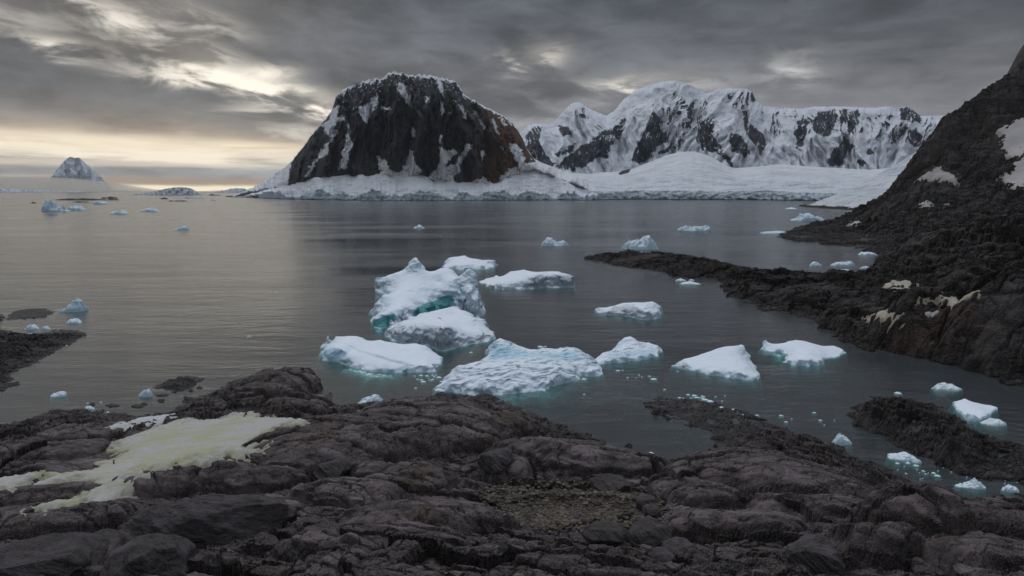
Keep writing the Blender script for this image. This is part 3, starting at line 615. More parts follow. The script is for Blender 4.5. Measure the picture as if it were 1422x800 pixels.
snowP = [zc(p, 3.307, 330, 80) for p in [
    [(435, 240), (468, 222), (458, 268), (495, 270), (490, 290), (455, 290), (442, 330), (467, 335), (422, 390), (415, 440), (370, 470), (330, 540), (312, 548), (340, 488), (400, 408), (432, 370), (405, 350), (388, 300), (420, 288)],
    [(505, 308), (517, 320), (517, 370), (527, 400), (512, 450), (497, 510), (466, 510), (482, 440), (500, 380)],
    [(553, 230), (600, 210), (640, 168), (650, 200), (622, 250), (592, 298), (575, 285), (560, 262)],
    [(733, 122), (762, 120), (787, 170), (808, 235), (790, 228), (760, 182), (740, 160)],
    [(912, 92), (932, 98), (948, 150), (942, 172), (925, 158)],
    [(793, 428), (803, 428), (810, 465), (845, 525), (800, 545), (730, 556), (770, 490)],
    [(640, 455), (692, 478), (690, 510), (740, 530), (740, 560), (620, 565), (655, 520)],
    [(930, 415), (960, 425), (1000, 418), (1012, 435), (960, 480), (950, 500), (1000, 490), (1055, 393), (1072, 400), (1050, 450), (1020, 490), (1020, 520), (990, 550), (1000, 580), (870, 560), (925, 490)],
    [(1243, 398), (1282, 398), (1302, 420), (1325, 480), (1350, 510), (1300, 505), (1268, 450), (1250, 430)],
    [(1083, 243), (1097, 250), (1143, 332), (1130, 328)], [(1163, 283), (1177, 285), (1203, 347), (1190, 348)], [(1018, 218), (1032, 225), (1054, 280), (1040, 282)], [(1200, 270), (1212, 272), (1235, 310), (1226, 312)], [(1235, 285), (1247, 290), (1262, 312), (1250, 310)],
    [(865, 180), (882, 180), (880, 210), (868, 208)], [(800, 320), (810, 320), (812, 360), (802, 365)], [(935, 200), (948, 205), (948, 255), (938, 258)], [(925, 360), (935, 360), (935, 395), (926, 395)], [(660, 225), (700, 230), (702, 240), (662, 238)],
    [(1120, 425), (1135, 428), (1128, 465), (1118, 470)], [(1205, 400), (1220, 410), (1216, 425), (1206, 420)],
    [(1200, 560), (1240, 520), (1275, 500), (1285, 530), (1250, 560), (1220, 590)], [(1060, 590), (1100, 560), (1130, 552), (1160, 575), (1170, 600), (1060, 600)], [(1290, 500), (1400, 470), (1420, 560), (1250, 600), (1270, 550)],
    [(180, 525), (245, 475), (238, 520), (236, 545), (228, 600), (150, 600), (20, 620)]]]
snow = poly_mask(snowP, px + jx, py + jy, 6.0)
eR = np.broadcast_to(eS, Y.shape); rim_px = (eR - (Z - CAM_Z) / Y) * 790
rimw = np.interp(px, [400, 462, 475, 520, 560, 640, 700, 730], [0.5, 1.5, 4, 4, 2.6, 3, 2.2, 1])
snow = np.maximum(snow, cl * sstep(1.6, 0.2, rim_px / rimw + 1.1 * fbm(XM / 14, Z / 22, 71, 4)))
# thin snow on ledges of the upper wall
led = ridged(XM / 26 + Z / 60, Z / 13, 75, 4) - 0.62
snow = np.maximum(snow, cl * sstep(0.02, 0.14, led + 0.10 * fbm(XM / 12, Z / 20, 79, 3)) * sstep(60, 8, rim_px + 18 * fbm(XM / 60, Z / 60, 78, 3)) * 0.50 * sstep(690, 640, px) * sstep(430, 480, px))
snow = np.where(ap > 0, 1.4, snow); snow = np.where(bk > 0, 1.4, snow); snow = np.maximum(snow, 1.4 * sstep(738, 748, px + 6 * fbm(XM / 30, Z / 30, 90, 3)))
rk = sstep(0.15, 0.32, fbm(XM / 55, Z / 14, 83, 4)) * sstep(26, 6, Z) * (np.sin(XM / 70) * 0.5 + 0.5 > 0.35) * sstep(560, 470, px)
dk = poly_mask([zc([(275, 615), (300, 605), (345, 612), (350, 635), (330, 650), (275, 645)], 3.307, 330, 80), zc([(520, 640), (570, 625), (590, 640), (560, 655), (520, 655)], 3.307, 330, 80), zc([(195, 640), (215, 612), (235, 615), (225, 640)], 3.307, 330, 80)], px + jx, py + jy, 1.5)
snow = np.where(ic + ap > 0, np.minimum(np.where(ic > 0, 1.4, snow), 1.4 - np.maximum(rk * ic * 1.4, dk * 0.72)), snow)
snow = np.where((ic > 0) & (Z < 2.0 + 1.5 * fbm(XM / 12, Z * 0, 85, 3)), 0, snow)
ice = ic * 0.9 + ap * sstep(0.15, 0.45, fbm(XM / 70, Z / 16, 87, 4)) * sstep(60, 25, Z) * 0.8
dirt = cl * sstep(0.35, 0.02, S) * 0.9 * sstep(742, 730, px) + ap * sstep(26, 34, zB - Z - 0) * 0
brown = sstep(742, 732, px) * sstep(640, 700, px + 20 * fbm(XM / 60, Z / 60, 89, 3)) * cl
V = np.stack([UU * Y, Y, Z], -1).reshape(-1, 3)
o = mesh_obj("mountain", V, grid_faces(*Y.shape), M["mountain"], {"snow": snow, "ice": ice, "dirt": dirt, "brown": brown * 0.9})
tag(o, "massive dark flat-topped cliff mountain with snow gullies across the bay", "mountain", kind="structure")

# --- snowfield ending in an ice front
top_f = [(700, 232), (735, 231), (776, 240), (830, 240), (862, 238), (880, 233), (900, 226), (925, 216), (943, 211), (960, 210.5), (975, 213), (988, 218), (1005, 228), (1019, 234), (1060, 231), (1082, 228), (1150, 233), (1208, 236), (1240, 233), (1300, 222), (1340, 220)]
lip_f = [(690, 262), (735, 261), (800, 263), (840, 266), (880, 264), (940, 265), (1000, 266), (1060, 264), (1110, 267), (1160, 268), (1340, 268)]
sh_f = [(690, 278), (735, 277.7), (900, 277.2), (1060, 278), (1150, 279.5), (1340, 281)]
tu, te = curve(top_f); lu, le = curve(lip_f); fu, fe = curve(sh_f)
NC = 700; U = np.linspace(tu[0], tu[-1], NC)
yS = -CAM_Z / np.interp(U, fu, fe) + 26 + 22 * fbm(U * 26, U * 0, 3, 5)
yL = yS + 34; zL = CAM_Z + (np.interp(U, lu, le) + 0.0012 * fbm(U * 60, U * 0, 8, 4)) * yL
yT = yS + 1500; zT = CAM_Z + np.interp(U, tu, te) * yT
rows = []
for s in np.linspace(0, 1, 30): rows.append((yS + 34 * s ** 2.2, -6 + (zL + 6) * (s ** 0.9), 0 * U + s, 'i'))
for s in np.linspace(0.01, 1, 150): rows.append((yL + (yT - yL) * s, zL + (zT - zL) * (0.9 * s ** 1.5 + 0.1 * s), 0 * U + s, 'f'))
for s in np.linspace(0.1, 1, 12): rows.append((yT + 1600 * s, zT * (1 - s) - 10 * s, 0 * U + 1, 'b'))
Y = np.array([r[0] for r in rows]); Z = np.array([r[1] for r in rows]); S = np.array([r[2] for r in rows]); K = np.array([r[3] for r in rows])
ic = (K == 'i')[:, None] * np.ones((1, NC)); fl = (K == 'f')[:, None] * np.ones((1, NC))
UU = np.broadcast_to(U, Y.shape); XM = UU * 2300
f1, f2, r0, _, _, _, _ = voro(XM / 26, Z / 30, 12)
Y = Y + ic * (10 * fbm(XM / 22, Z / 18, 4, 5) + 9 * (r0 - 0.5) * np.sin(np.pi * S))
Z = Z + fl * np.sin(np.pi * S) * (11 * fbm(XM / 150, Y / 60, 6, 5) + 16 * fbm(XM / 380 + Y / 900, Y / 200, 7, 3)) + fl * 3.0 * (0.5 - np.abs(fbm(XM / 60, Y / 22, 5, 3))) * np.clip(S * 20, 0, 1)
ice = ic * (0.55 + 0.45 * sstep(-0.2, 0.4, fbm(XM / 30, Z / 10, 14, 4))) * sstep(1.06, 0.93, S + 0.10 * fbm(XM / 30, S * 0, 17, 3))
cre = fl * sstep(0.60, 0.76, ridged(XM / 300 + Y / 1500, Y / 45, 15, 4)) * sstep(0.75, 0.1, S)
ice = np.maximum(ice, 0.75 * cre)
snow = np.where((ic > 0) & (Z < 2.6 + 1.6 * fbm(XM / 14, Z * 0, 85, 3)), -1, 1.5)
px, py = to_px(UU * Y, Y, Z)
snow = np.minimum(snow, 1.5 - 2 * poly_mask([[(859, 241), (866, 235), (878, 231), (873, 240), (861, 243)]], px, py, 1.2))
V = np.stack([UU * Y, Y, Z], -1).reshape(-1, 3)
o = mesh_obj("snowfield", V, grid_faces(*Y.shape), M["field"], {"snow": snow, "ice": ice, "dirt": 0 * snow, "brown": 0 * snow})
tag(o, "broad snowfield ending in a pale blue ice front at the water", "glacier", kind="structure")

# --- the white range behind
sky_r = [(700, 200), (727, 180), (733, 174), (740, 172), (767, 172), (783, 154), (792, 145), (799, 142), (806, 142), (817, 150), (828, 155), (842, 161), (853, 154), (866, 138), (875, 131), (884, 125), (902, 117), (920, 113), (938, 112), (956, 117), (972, 124), (981, 130), (990, 127), (997, 124), (1015, 123), (1037, 123), (1044, 127), (1049, 138), (1060, 147), (1082, 150), (1114, 151), (1132, 148), (1172, 148), (1217, 150), (1235, 147), (1246, 152), (1249, 153), (1251, 149), (1256, 148), (1262, 149), (1268, 153), (1278, 161), (1303, 161), (1325, 160), (1380, 164), (1440, 170)]
ru, re_ = curve(sky_r)
NC = 1000; NR = 380
U = np.linspace(ru[0], ru[-1], NC)
eS = np.interp(U, ru, re_) + 0.0008 * fbm(U * 200, U * 0, 5, 4)
yF, yR = 3900.0, 5000.0
zR = CAM_Z + eS * yR; zF = CAM_Z + (266 - 262) / 790 * yF
rows = []
for s in np.linspace(0, 1, NR): rows.append((yF + (yR - yF) * (0.8 * s + 0.2 * s ** 3) + 0 * U, zF + (zR - zF) * s ** 1.25, 0 * U + s))
for s in np.linspace(0.05, 1, 14): rows.append((yR + 1500 * s + 0 * U, zR * (1 - s), 0 * U + 1))
Y = np.array([r[0] for r in rows]); Z = np.array([r[1] for r in rows]); S = np.array([r[2] for r in rows])
UU = np.broadcast_to(U, Y.shape); XM = UU * 4900
env = np.where(np.arange(len(rows))[:, None] < NR, np.sin(np.pi * np.clip(S, 0, 1)) ** 0.6, 0)
lean = XM + 60 * fbm(XM / 260, Z / 300, 181, 3) + 0.35 * (Z - 500) * np.sin(XM / 330)
r1 = ridged(lean / 420, Z / 1600, 141, 3, 0.5); r2 = ridged(lean / 120, Z / 500, 144, 4, 0.55); r3 = fbm(XM / 34, Z / 50, 147, 5, 0.6)
Y = Y + env * (-420 * (r1 - 0.5) - 230 * (0.5 - np.abs(perlin(lean / 165, Z / 420, 191))) - 120 * (0.5 - np.abs(perlin(lean / 66, Z / 170, 192))) - 45 * (0.5 - np.abs(perlin(lean / 27, Z / 70, 193))) + 8 * r3)
px, py = to_px(UU * Y, Y, Z)
jx = 1.9 * fbm(XM / 60, Z / 60, 161, 4); jy = 2.6 * fbm(XM / 60, Z / 80, 166, 4)
rockP = [zc(p, 2.222, 700, 80) for p in [
    [(65, 240), (95, 212), (122, 210), (110, 250), (130, 300), (162, 325), (150, 340), (100, 330), (70, 300)],
    [(160, 335), (210, 290), (260, 260), (300, 225), (330, 215), (372, 185), (378, 200), (360, 250), (330, 270), (325, 312), (290, 310), (220, 350), (185, 352)],
    [(388, 318), (410, 270), (440, 200), (460, 163), (482, 185), (490, 225), (512, 240), (500, 260), (470, 280), (460, 312), (420, 328)],
    [(688, 240), (715, 232), (752, 260), (759, 302), (740, 307), (700, 292)], [(733, 165), (750, 158), (762, 210), (802, 235), (814, 270), (790, 303), (770, 270), (745, 235)],
    [(893, 235), (920, 168), (942, 200), (937, 240), (925, 272), (905, 278)], [(943, 205), (970, 163), (1022, 158), (1032, 185), (1010, 237), (990, 247), (960, 237)], [(1033, 158), (1062, 158), (1062, 200), (1040, 212)],
    [(993, 328), (1010, 290), (1030, 272), (1050, 243), (1083, 270), (1072, 295), (1050, 312), (1057, 332), (1020, 340)], [(1088, 322), (1100, 313), (1128, 330), (1105, 340)],
    [(1218, 160), (1240, 146), (1267, 160), (1288, 180), (1288, 202), (1250, 197), (1223, 192)], [(1238, 250), (1270, 213), (1292, 240), (1302, 262), (1270, 282)], [(1113, 273), (1130, 278), (1142, 302), (1120, 302)], [(1058, 170), (1090, 158), (1102, 180), (1080, 230), (1060, 240)],
    [(1218, 220), (1252, 213), (1242, 242), (1224, 247)], [(163, 213), (202, 208), (207, 237), (185, 247)], [(148, 302), (230, 258), (212, 290), (160, 312)], [(463, 302), (532, 258), (527, 277), (480, 302)], [(588, 250), (600, 190), (640, 200), (660, 260), (684, 290), (714, 335), (700, 340), (668, 302), (610, 287)]]]
rockS = [zc(p, 2.222, 700, 80) for p in [
    [(515, 95), (545, 108), (570, 150), (590, 118), (610, 103), (640, 150), (667, 190), (672, 240), (667, 292), (610, 287), (590, 240), (560, 275), (520, 265), (495, 200)], [(1115, 158), (1197, 158), (1220, 230), (1160, 245), (1120, 190)], [(795, 163), (895, 160), (885, 200), (850, 260), (800, 210)], [(640, 120), (770, 100), (780, 130), (740, 160), (700, 150)],
    [(1290, 180), (1400, 178), (1340, 280), (1290, 250)], [(1130, 200), (1230, 200), (1290, 250), (1200, 270), (1130, 250)], [(480, 150), (510, 160), (560, 300), (500, 270), (478, 200)], [(890, 160), (1110, 158), (1110, 240), (890, 240)], [(190, 150), (260, 155), (270, 190), (230, 190)]]]
solid = poly_mask(rockP, px + jx, py + jy, 5.0); streaky = poly_mask(rockS, px + jx, py + jy, 8.0)
Px = np.stack([UU * Y, Y, Z], -1); ga = np.gradient(Px, axis=0); gb = np.gradient(Px, axis=1); nn = np.cross(gb, ga); nn /= np.maximum(np.linalg.norm(nn, axis=-1, keepdims=True), 1e-9)
nn *= np.where(nn[..., 2:3] < 0, -1, 1)
lee = sstep(0.05, 0.45, nn[..., 0] * 0.9 + (0.42 - nn[..., 2]) * 0.7)
st = ridged(lean / 40 + 0.02 * Z * np.sin(XM / 210), Z / 120, 171, 4, 0.6)
snow = 1 - np.maximum(solid * (0.43 + 0.50 * np.maximum(lee, 0.8 * sstep(0.3, 0.7, st))), streaky * (0.12 + 0.72 * lee))
snow = np.clip(snow + 0.55 * sstep(0.3, 0.0, solid + streaky), 0, 1.6)
ice = sstep(0.2, 0.5, fbm(XM / 200, Z / 60, 175, 4)) * 0.35
V = np.stack([UU * Y, Y, Z], -1).reshape(-1, 3)
o = mesh_obj("mountain_range", V, grid_faces(*Y.shape), M["range"], {"snow": snow, "ice": ice, "dirt": 0 * snow, "brown": 0 * snow})
tag(o, "long snow covered mountain range with dark rock ribs beyond the snowfield", "mountain range", kind="structure")

# --- the glacier tongue that runs down beside the headland
gl_out = [(1112, 286.5), (1130, 285), (1180, 283), (1300, 281), (1500, 281), (1560, 290), (1400, 296), (1260, 294), (1205, 292.2), (1180, 291), (1150, 289), (1125, 287.6)]
us = np.linspace(ray(1100, 287)[0], ray(1560, 290)[0], 420); ds = np.linspace(1000, 2600, 330)
Ug, Dg = np.meshgrid(us, ds); X = (Ug * Dg).ravel(); Y = Dg.ravel()
gx, gy = sea([p[0] for p in gl_out], [p[1] for p in gl_out])
sd = poly_sd(np.stack([gx, gy], -1), np.stack([X, Y], -1) + 14 * np.stack([fbm(X / 40, Y / 40, 7, 4), fbm(X / 40, Y / 40, 8, 4)], -1))
gc = [(1130, 286, 1245), (1150, 284, 1270), (1175, 283, 1240), (1165, 276, 1330), (1185, 266, 1400), (1210, 252, 1480), (1235, 236, 1550), (1262, 219, 1620), (1300, 196, 1700), (1200, 282, 1210), (1220, 272, 1250), (1240, 262, 1300), (1260, 250, 1350), (1225, 262, 1380), (1250, 240, 1480), (1400, 180, 1700), (1400, 250, 1300), (1500, 230, 1400)]
GP = []; GV = []
for (a, b, d) in gc:
    u, e = ray(a, b); GP.append((u * d, d)); GV.append(CAM_Z + e * d)
for (a, b) in zip(gx, gy): GP.append((a, b)); GV.append(1.0)
GP += [(560, 2100), (800, 2300), (1200, 2200)]; GV += [20, 60, 90]
b = rbf(np.array(GP) / 500, GV, np.stack([X, Y], -1) / 500, 0.0)
rise = sstep(0, 40, sd)
Z = np.where(sd > 0, 3.5 + np.maximum(b - 3, 0) * rise, -np.minimum(6, -sd * 0.3) + 3.5 * sstep(-8, 0, sd))
Z = Z + rise * (5 * fbm((X + Y * 0.4) / 120, Y / 60, 3, 4) + 1.6 * fbm(X / 25, Y / 25, 4, 3)) + sstep(-10, 5, sd) * 1.2 * fbm(X / 9, Y / 9, 5, 3)
snow = np.where(sd < 9 + 7 * fbm(X / 18, Y / 18, 9, 3), -1, 1.5)
ice = sstep(0.0, 0.45, fbm((X - Y * 0.7) / 120, (X * 0.7 + Y) / 40, 11, 5)) * 0.55
V = np.stack([X, Y, Z], -1); F = grid_faces(330, 420, sd > -25)
V, F, A = compact(V, F, {"snow": snow, "ice": ice, "dirt": 0 * snow, "brown": 0 * snow})
tag(mesh_obj("glacier_tongue", V, F, M["field"], A), "smooth grey white glacier tongue sloping to the water behind the headland", "glacier", kind="structure")


# --- distant pieces
def ridge_land(name, pts, shore_py, d0, thick, mat, seed, label, cat, rockiness=0.3, rows_n=90, cols=300, kind="structure", rough=1.0):
    u, e = curve(pts); U = np.linspace(u[0], u[-1], cols)
    eS = np.interp(U, u, e)
    yS = d0 + 0 * U; yR = d0 + thick
    wpx = yR / 790
    zR = np.maximum(CAM_Z + eS * yR + rough * wpx * 0.8 * fbm(U * 120, U * 0, seed, 4), 0.6)
    rows = []
    for s in np.linspace(0, 1, rows_n): rows.append((yS + thick * s, -3 + (zR + 3) * s ** 0.85, 0 * U + s))
    for s in np.linspace(0.1, 1, 10): rows.append((yR + thick * s + 0 * U, zR * (1 - s) - 3 * s, 0 * U + 1))
    Y = np.array([r[0] for r in rows]); Z = np.array([r[1] for r in rows]); S = np.array([r[2] for r in rows])
    UU = np.broadcast_to(U, Y.shape); XM = UU * d0
    H = max(zR.max(), 4)
    env = np.sin(np.pi * np.clip(S, 0, 1)) ** 0.6 * (np.arange(len(rows))[:, None] < rows_n)
    r2 = ridged(XM / (H * 0.7), Z / (H * 1.6), seed + 4, 4, 0.55)
    Y = Y + env * thick * 0.75 * (0.5 - r2)
    rk = ridged(XM / (H * 0.35) + 0.6 * S, Z / (H * 0.8), seed + 9, 4, 0.6)
    snow = 1 - sstep(0.62 - rockiness * 0.4, 0.72 - rockiness * 0.4, rk) * sstep(0.0, 0.25, S) * (rockiness > 0)
    snow = np.where(Z < 0.05 * H, 0.2, snow)
    V = np.stack([UU * Y, Y, Z], -1).reshape(-1, 3)
    o = mesh_obj(name, V, grid_faces(*Y.shape), mat, {"snow": snow, "ice": 0.15 + 0 * snow, "dirt": 0 * snow, "brown": 0 * snow, "crack": 0 * snow, "clean": 0.5 + 0 * snow})
    return tag(o, label, cat, kind=kind)


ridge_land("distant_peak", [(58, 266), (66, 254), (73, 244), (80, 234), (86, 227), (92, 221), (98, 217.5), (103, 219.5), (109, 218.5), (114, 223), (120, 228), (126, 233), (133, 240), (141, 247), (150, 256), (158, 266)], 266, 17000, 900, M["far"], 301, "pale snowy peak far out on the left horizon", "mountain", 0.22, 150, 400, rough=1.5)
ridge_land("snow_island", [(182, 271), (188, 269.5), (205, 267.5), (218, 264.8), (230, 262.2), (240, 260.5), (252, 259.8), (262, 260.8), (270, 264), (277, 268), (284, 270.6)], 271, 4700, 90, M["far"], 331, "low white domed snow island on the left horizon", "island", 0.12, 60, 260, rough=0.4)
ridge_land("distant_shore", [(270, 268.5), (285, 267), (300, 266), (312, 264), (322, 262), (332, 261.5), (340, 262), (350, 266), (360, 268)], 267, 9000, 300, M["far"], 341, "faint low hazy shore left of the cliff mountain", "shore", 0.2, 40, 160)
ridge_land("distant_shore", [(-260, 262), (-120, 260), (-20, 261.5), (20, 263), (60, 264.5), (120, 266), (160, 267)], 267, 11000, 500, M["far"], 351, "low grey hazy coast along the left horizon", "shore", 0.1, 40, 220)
# rock strips lying in the sea off the left horizon
for k, (x0, x1, y0, y1, lab) in enumerate([(70, 168, 275.2, 278.2, "longest thin black rock strip near the left horizon"), (100, 126, 279.2, 281.2, "short black rock strip beside the floating blue ice on the left"), (40, 51, 280.5, 282.5, "tiny black rock left of the far white berg"),
                                  (140, 165, 272.8, 276.0, "dark low rocky hump rising behind the long black strip"), (286, 307, 269.6, 271.5, "thin dark rock strip right of the snow island"), (232, 262, 278.0, 279.8, "thin dark rock strip below the snow island"), (247, 283, 272.6, 275.6, "snow dusted flat rock under the snow island"), (222, 234, 274, 276.5, "small grey rock below the snow island's left end"),
                                  (293, 300, 277, 278.7, "tiny pale rock out between snow island and cliff mountain"), (312, 330, 271.6, 273.6, "black rock strip touching the cliff mountain's left foot")]):
    d = float(sea(x0, y1)[1]); n = 9
    pts = [(x0 + (x1 - x0) * i / (n - 1), y1 - (y1 - y0) * (math.sin(math.pi * (0.06 + 0.88 * i / (n - 1))) ** 0.7) * random.uniform(0.5, 1.0)) for i in range(n)]
    ridge_land("sea_rock", pts, y1, d, max(14, d * 0.01), M["rock_hill"] if k not in (6, 8) else M["far"], 360 + 7 * k, lab, "rock", 0.0, 16, 90, kind="thing")
# high crag seen past the headland
ridge_land("rock_peak", [(1340, 150), (1385, 118), (1394, 112), (1402, 96), (1410, 80), (1420, 64), (1440, 40), (1480, 10), (1540, -20), (1640, 10), (1800, 160), (1900, 260)], 270, 900, 120, M["rock_hill"], 395, "dark crag rising behind the headland at the right edge", "crag", 0, 120, 220)


# ------------------------------------------------------------------ icebergs
ICE_G = "icebergs drifting in the bay"


def berg(label, outline, ctrl, mat, n=240, foot=5.0, under=3.2, wall=0.9, rough=0.22, seed=0, teal=(), dirt=(), blue=(), shelf=(), ripple=None, cat="iceberg", group=ICE_G, name="iceberg"):
    """outline = waterline (px, py); ctrl = (px, py, waterline row below it) on the visible surface; foot = how far the drowned ice reaches out, m"""
    ox, oy = sea([p[0] for p in outline], [p[1] for p in outline]); OUT = np.stack([ox, oy], -1)
    C = np.array([lift(*c) for c in ctrl])
    S = []
    for k in range(len(OUT)):
        a, b = OUT[k], OUT[(k + 1) % len(OUT)]
        for s in (0, 0.34, 0.67): S.append(a + (b - a) * s)
    S = np.array(S)
    P = np.concatenate([C[:, :2], S]); Vz = np.concatenate([C[:, 2], np.zeros(len(S)) + 0.25])
    lo = OUT.min(0) - foot - 1; hi = OUT.max(0) + foot + 1
    ext = hi - lo; nx = int(n); ny = max(40, int(n * min(1.6, max(0.7, ext[1] / ext[0]))))
    xs = np.linspace(lo[0], hi[0], nx); ys = np.linspace(lo[1], hi[1], ny)
    X, Y = np.meshgrid(xs, ys); X = X.ravel(); Y = Y.ravel(); Q = np.stack([X, Y], -1)
    L = max(ext) / 2; j = L * 0.05
    Qj = Q + j * np.stack([fbm(X / L * 5, Y / L * 5, seed + 1, 5), fbm(X / L * 5, Y / L * 5, seed + 2, 5)], -1)
    sd = poly_sd(OUT, Qj)
    h = rbf(P / L, Vz, Q / L)
    h = np.clip(h, 0.3, Vz.max() * 1.02)
    hh = h.reshape(ny, nx)
    for _ in range(3):
        p_ = np.pad(hh, 1, mode="edge"); hh = (p_[:-2, 1:-1] + p_[2:, 1:-1] + p_[1:-1, :-2] + p_[1:-1, 2:] + 2 * hh) / 6
    h = hh.ravel(); r = np.clip(sd / wall, 0, 1)
    Z = np.where(sd > 0, h * (1 - (1 - r) ** 2.2), sd * 3.2)
    if shelf:
        pw_ = sea([p[0] for p in shelf[0]], [p[1] for p in shelf[0]])
        ssd = poly_sd(np.stack(pw_, -1), Qj)
        Z = np.where(sd <= 0, np.maximum(Z, -shelf[1] - 4.0 * (1 - sstep(-0.5, shelf[2], ssd)) + 0.25 * fbm(X, Y, seed + 8, 3)), Z)
    inside = sstep(0, wall, sd)
    fc, cr = facets(X / L * 2.4 + 0.15 * fbm(X / L * 4, Y / L * 4, seed, 3), Y / L * 2.4, seed + 5, 1.0)
    Z = Z + inside * rough * (0.9 * fbm(X / L * 5, Y / L * 5, seed + 6, 4, 0.45) + 1.3 * fc * np.clip(h / 3, 0.2, 1)) * np.clip(h / 1.2, 0.25, 1)
    if ripple:
        a, wl, am = ripple; c, s = math.cos(a), math.sin(a)
        q = (-X * s + Y * c) / wl + 0.5 * fbm(X / wl / 3.5, Y / wl / 3.5, seed + 30, 3)
        rr = ridged((X * c + Y * s) / (wl * 3.5), q, seed + 33, 3, 0.5)
        Z = Z + inside * am * (rr - 0.5) * np.clip(h / 1.5, 0.2, 1)
    # broken, weathered walls: push the skin sideways too
    gy_, gx_ = np.gradient(Z.reshape(ny, nx), ys, xs); gm = np.hypot(gx_, gy_).ravel(); st = np.clip(gm / 2, 0, 1) * sstep(-0.5, 0.8, sd)
    k = L * 0.022
    X2 = X + st * k * fbm(Y / L * 9, Z / L * 14, seed + 40, 4) * 1.6; Y2 = Y + st * k * fbm(X / L * 9, Z / L * 14, seed + 41, 4) * 1.6
    px, py = to_px(X, Y, Z)
    jj = 1.2 * fbm(X / L * 8, Y / L * 8 + Z / L * 8, seed + 50, 3)
    A = {"teal": poly_mask(teal, px + jj, py + jj, 2.5) if teal else 0 * X, "dirt": poly_mask(dirt, px + jj, py + jj, 3.0) if dirt else 0 * X, "blue": poly_mask(blue, px + jj, py + jj, 5.0) if blue else 0 * X}
    V = np.stack([X2, Y2, Z], -1); F = grid_faces(ny, nx, sd > -foot)
    V, F, A = compact(V, F, A)
    c = OUT.mean(0)
    o = mesh_obj(name, V, F, mat, A, origin=(c[0], c[1], 0))
    return tag(o, label, cat, group)


berg("big white iceberg with a horn-like spire and a teal undercut, tallest in the bay",
     [(519, 455), (530, 456), (545, 453), (562, 450), (580, 445), (600, 437), (622, 429), (634, 432), (645, 438), (657, 442), (667, 447), (672, 436), (668, 424), (655, 416), (630, 411), (600, 411), (570, 412), (540, 415), (524, 420), (517, 436)],
     [(523, 384, 423), (531, 385, 422), (540, 383, 420), (549, 381, 419), (556, 379, 418), (562, 376, 418), (567, 372, 417), (571, 366, 417), (573, 360, 414.5), (579, 360, 414.5), (572.5, 359, 417), (579.5, 359, 417), (573, 362, 419), (579, 362, 419), (571, 372, 420), (583, 374, 420), (583, 366, 417), (586, 372, 417), (590, 378, 417), (597, 381, 416), (604, 380, 416), (608, 374, 416), (613, 373, 416), (621, 374, 416), (629, 375, 416), (634, 381, 418),
      (521, 441, 453.5), (533, 437, 453.5), (545, 434, 451), (560, 430, 448), (580, 425, 443), (600, 417, 436), (620, 409, 428),
      (530, 410, 437), (550, 405, 433), (570, 400, 430), (590, 398, 427), (610, 392, 423), (560, 385, 423), (575, 378, 421),
      (637, 384, 424), (645, 379, 424), (651, 375, 424), (658, 374, 425), (661, 385, 426), (663, 399, 432), (646, 405, 437), (640, 398, 434), (634, 392, 427), (655, 401, 436), (640, 412, 437), (652, 408, 440), (663, 410, 441), (660, 428, 443), (650, 432, 440), (666, 440, 446)],
     M["ice"], 320, foot=6, under=3.5, wall=0.5, rough=0.10, seed=1000, shelf=([(518, 452), (540, 452), (545, 458), (535, 463), (516, 462)], 0.15, 2.0),
     teal=[[(520, 443), (546, 434), (546, 456), (516, 458)], [(578, 427), (600, 418), (620, 410), (634, 409), (628, 424), (600, 440), (560, 452)]], dirt=[[(640, 418), (662, 424), (664, 436), (640, 434)]])
berg("jagged white iceberg with a grey speckled front wall, below the spired one",
     [(536, 465), (545, 473), (556, 478), (575, 480), (597, 481), (606, 487), (616, 488), (640, 481), (668, 476), (687, 471), (688, 466), (676, 455), (660, 449), (635, 446), (600, 447), (565, 449), (545, 453), (537, 459)],
     [(538, 455, 466), (548, 457, 472), (560, 459, 477), (573, 461, 479), (585, 462, 480), (597, 462, 481), (605, 459, 485), (614, 456, 486), (623, 455, 482), (629, 468, 483), (636, 473, 481), (650, 471, 478), (668, 465, 474), (680, 465, 472),
      (541, 441, 456), (548, 430, 452), (558, 426, 450), (566, 425, 449), (575, 424, 448), (583, 428, 448), (590, 433, 448), (597, 437, 448), (603, 436, 448), (606, 429, 447.5), (612, 432, 448), (620, 431, 447), (630, 428, 447), (637, 426, 447), (640, 433, 448), (652, 434, 449), (660, 440, 451), (665, 445, 455), (672, 443, 457), (675, 451, 459), (684, 462, 466),
      (560, 445, 465), (580, 447, 465), (600, 448, 466), (585, 440, 456), (615, 443, 460), (640, 445, 462), (655, 455, 467), (640, 457, 470), (625, 437, 454)],
     M["ice_grey"], 300, foot=3.5, under=3, wall=0.5, rough=0.17, seed=1100, dirt=[[(563, 464), (600, 464), (612, 457), (626, 456), (630, 480), (612, 488), (565, 482)]])  # dirt mask: grey grit together with the front wall's painted-in shade
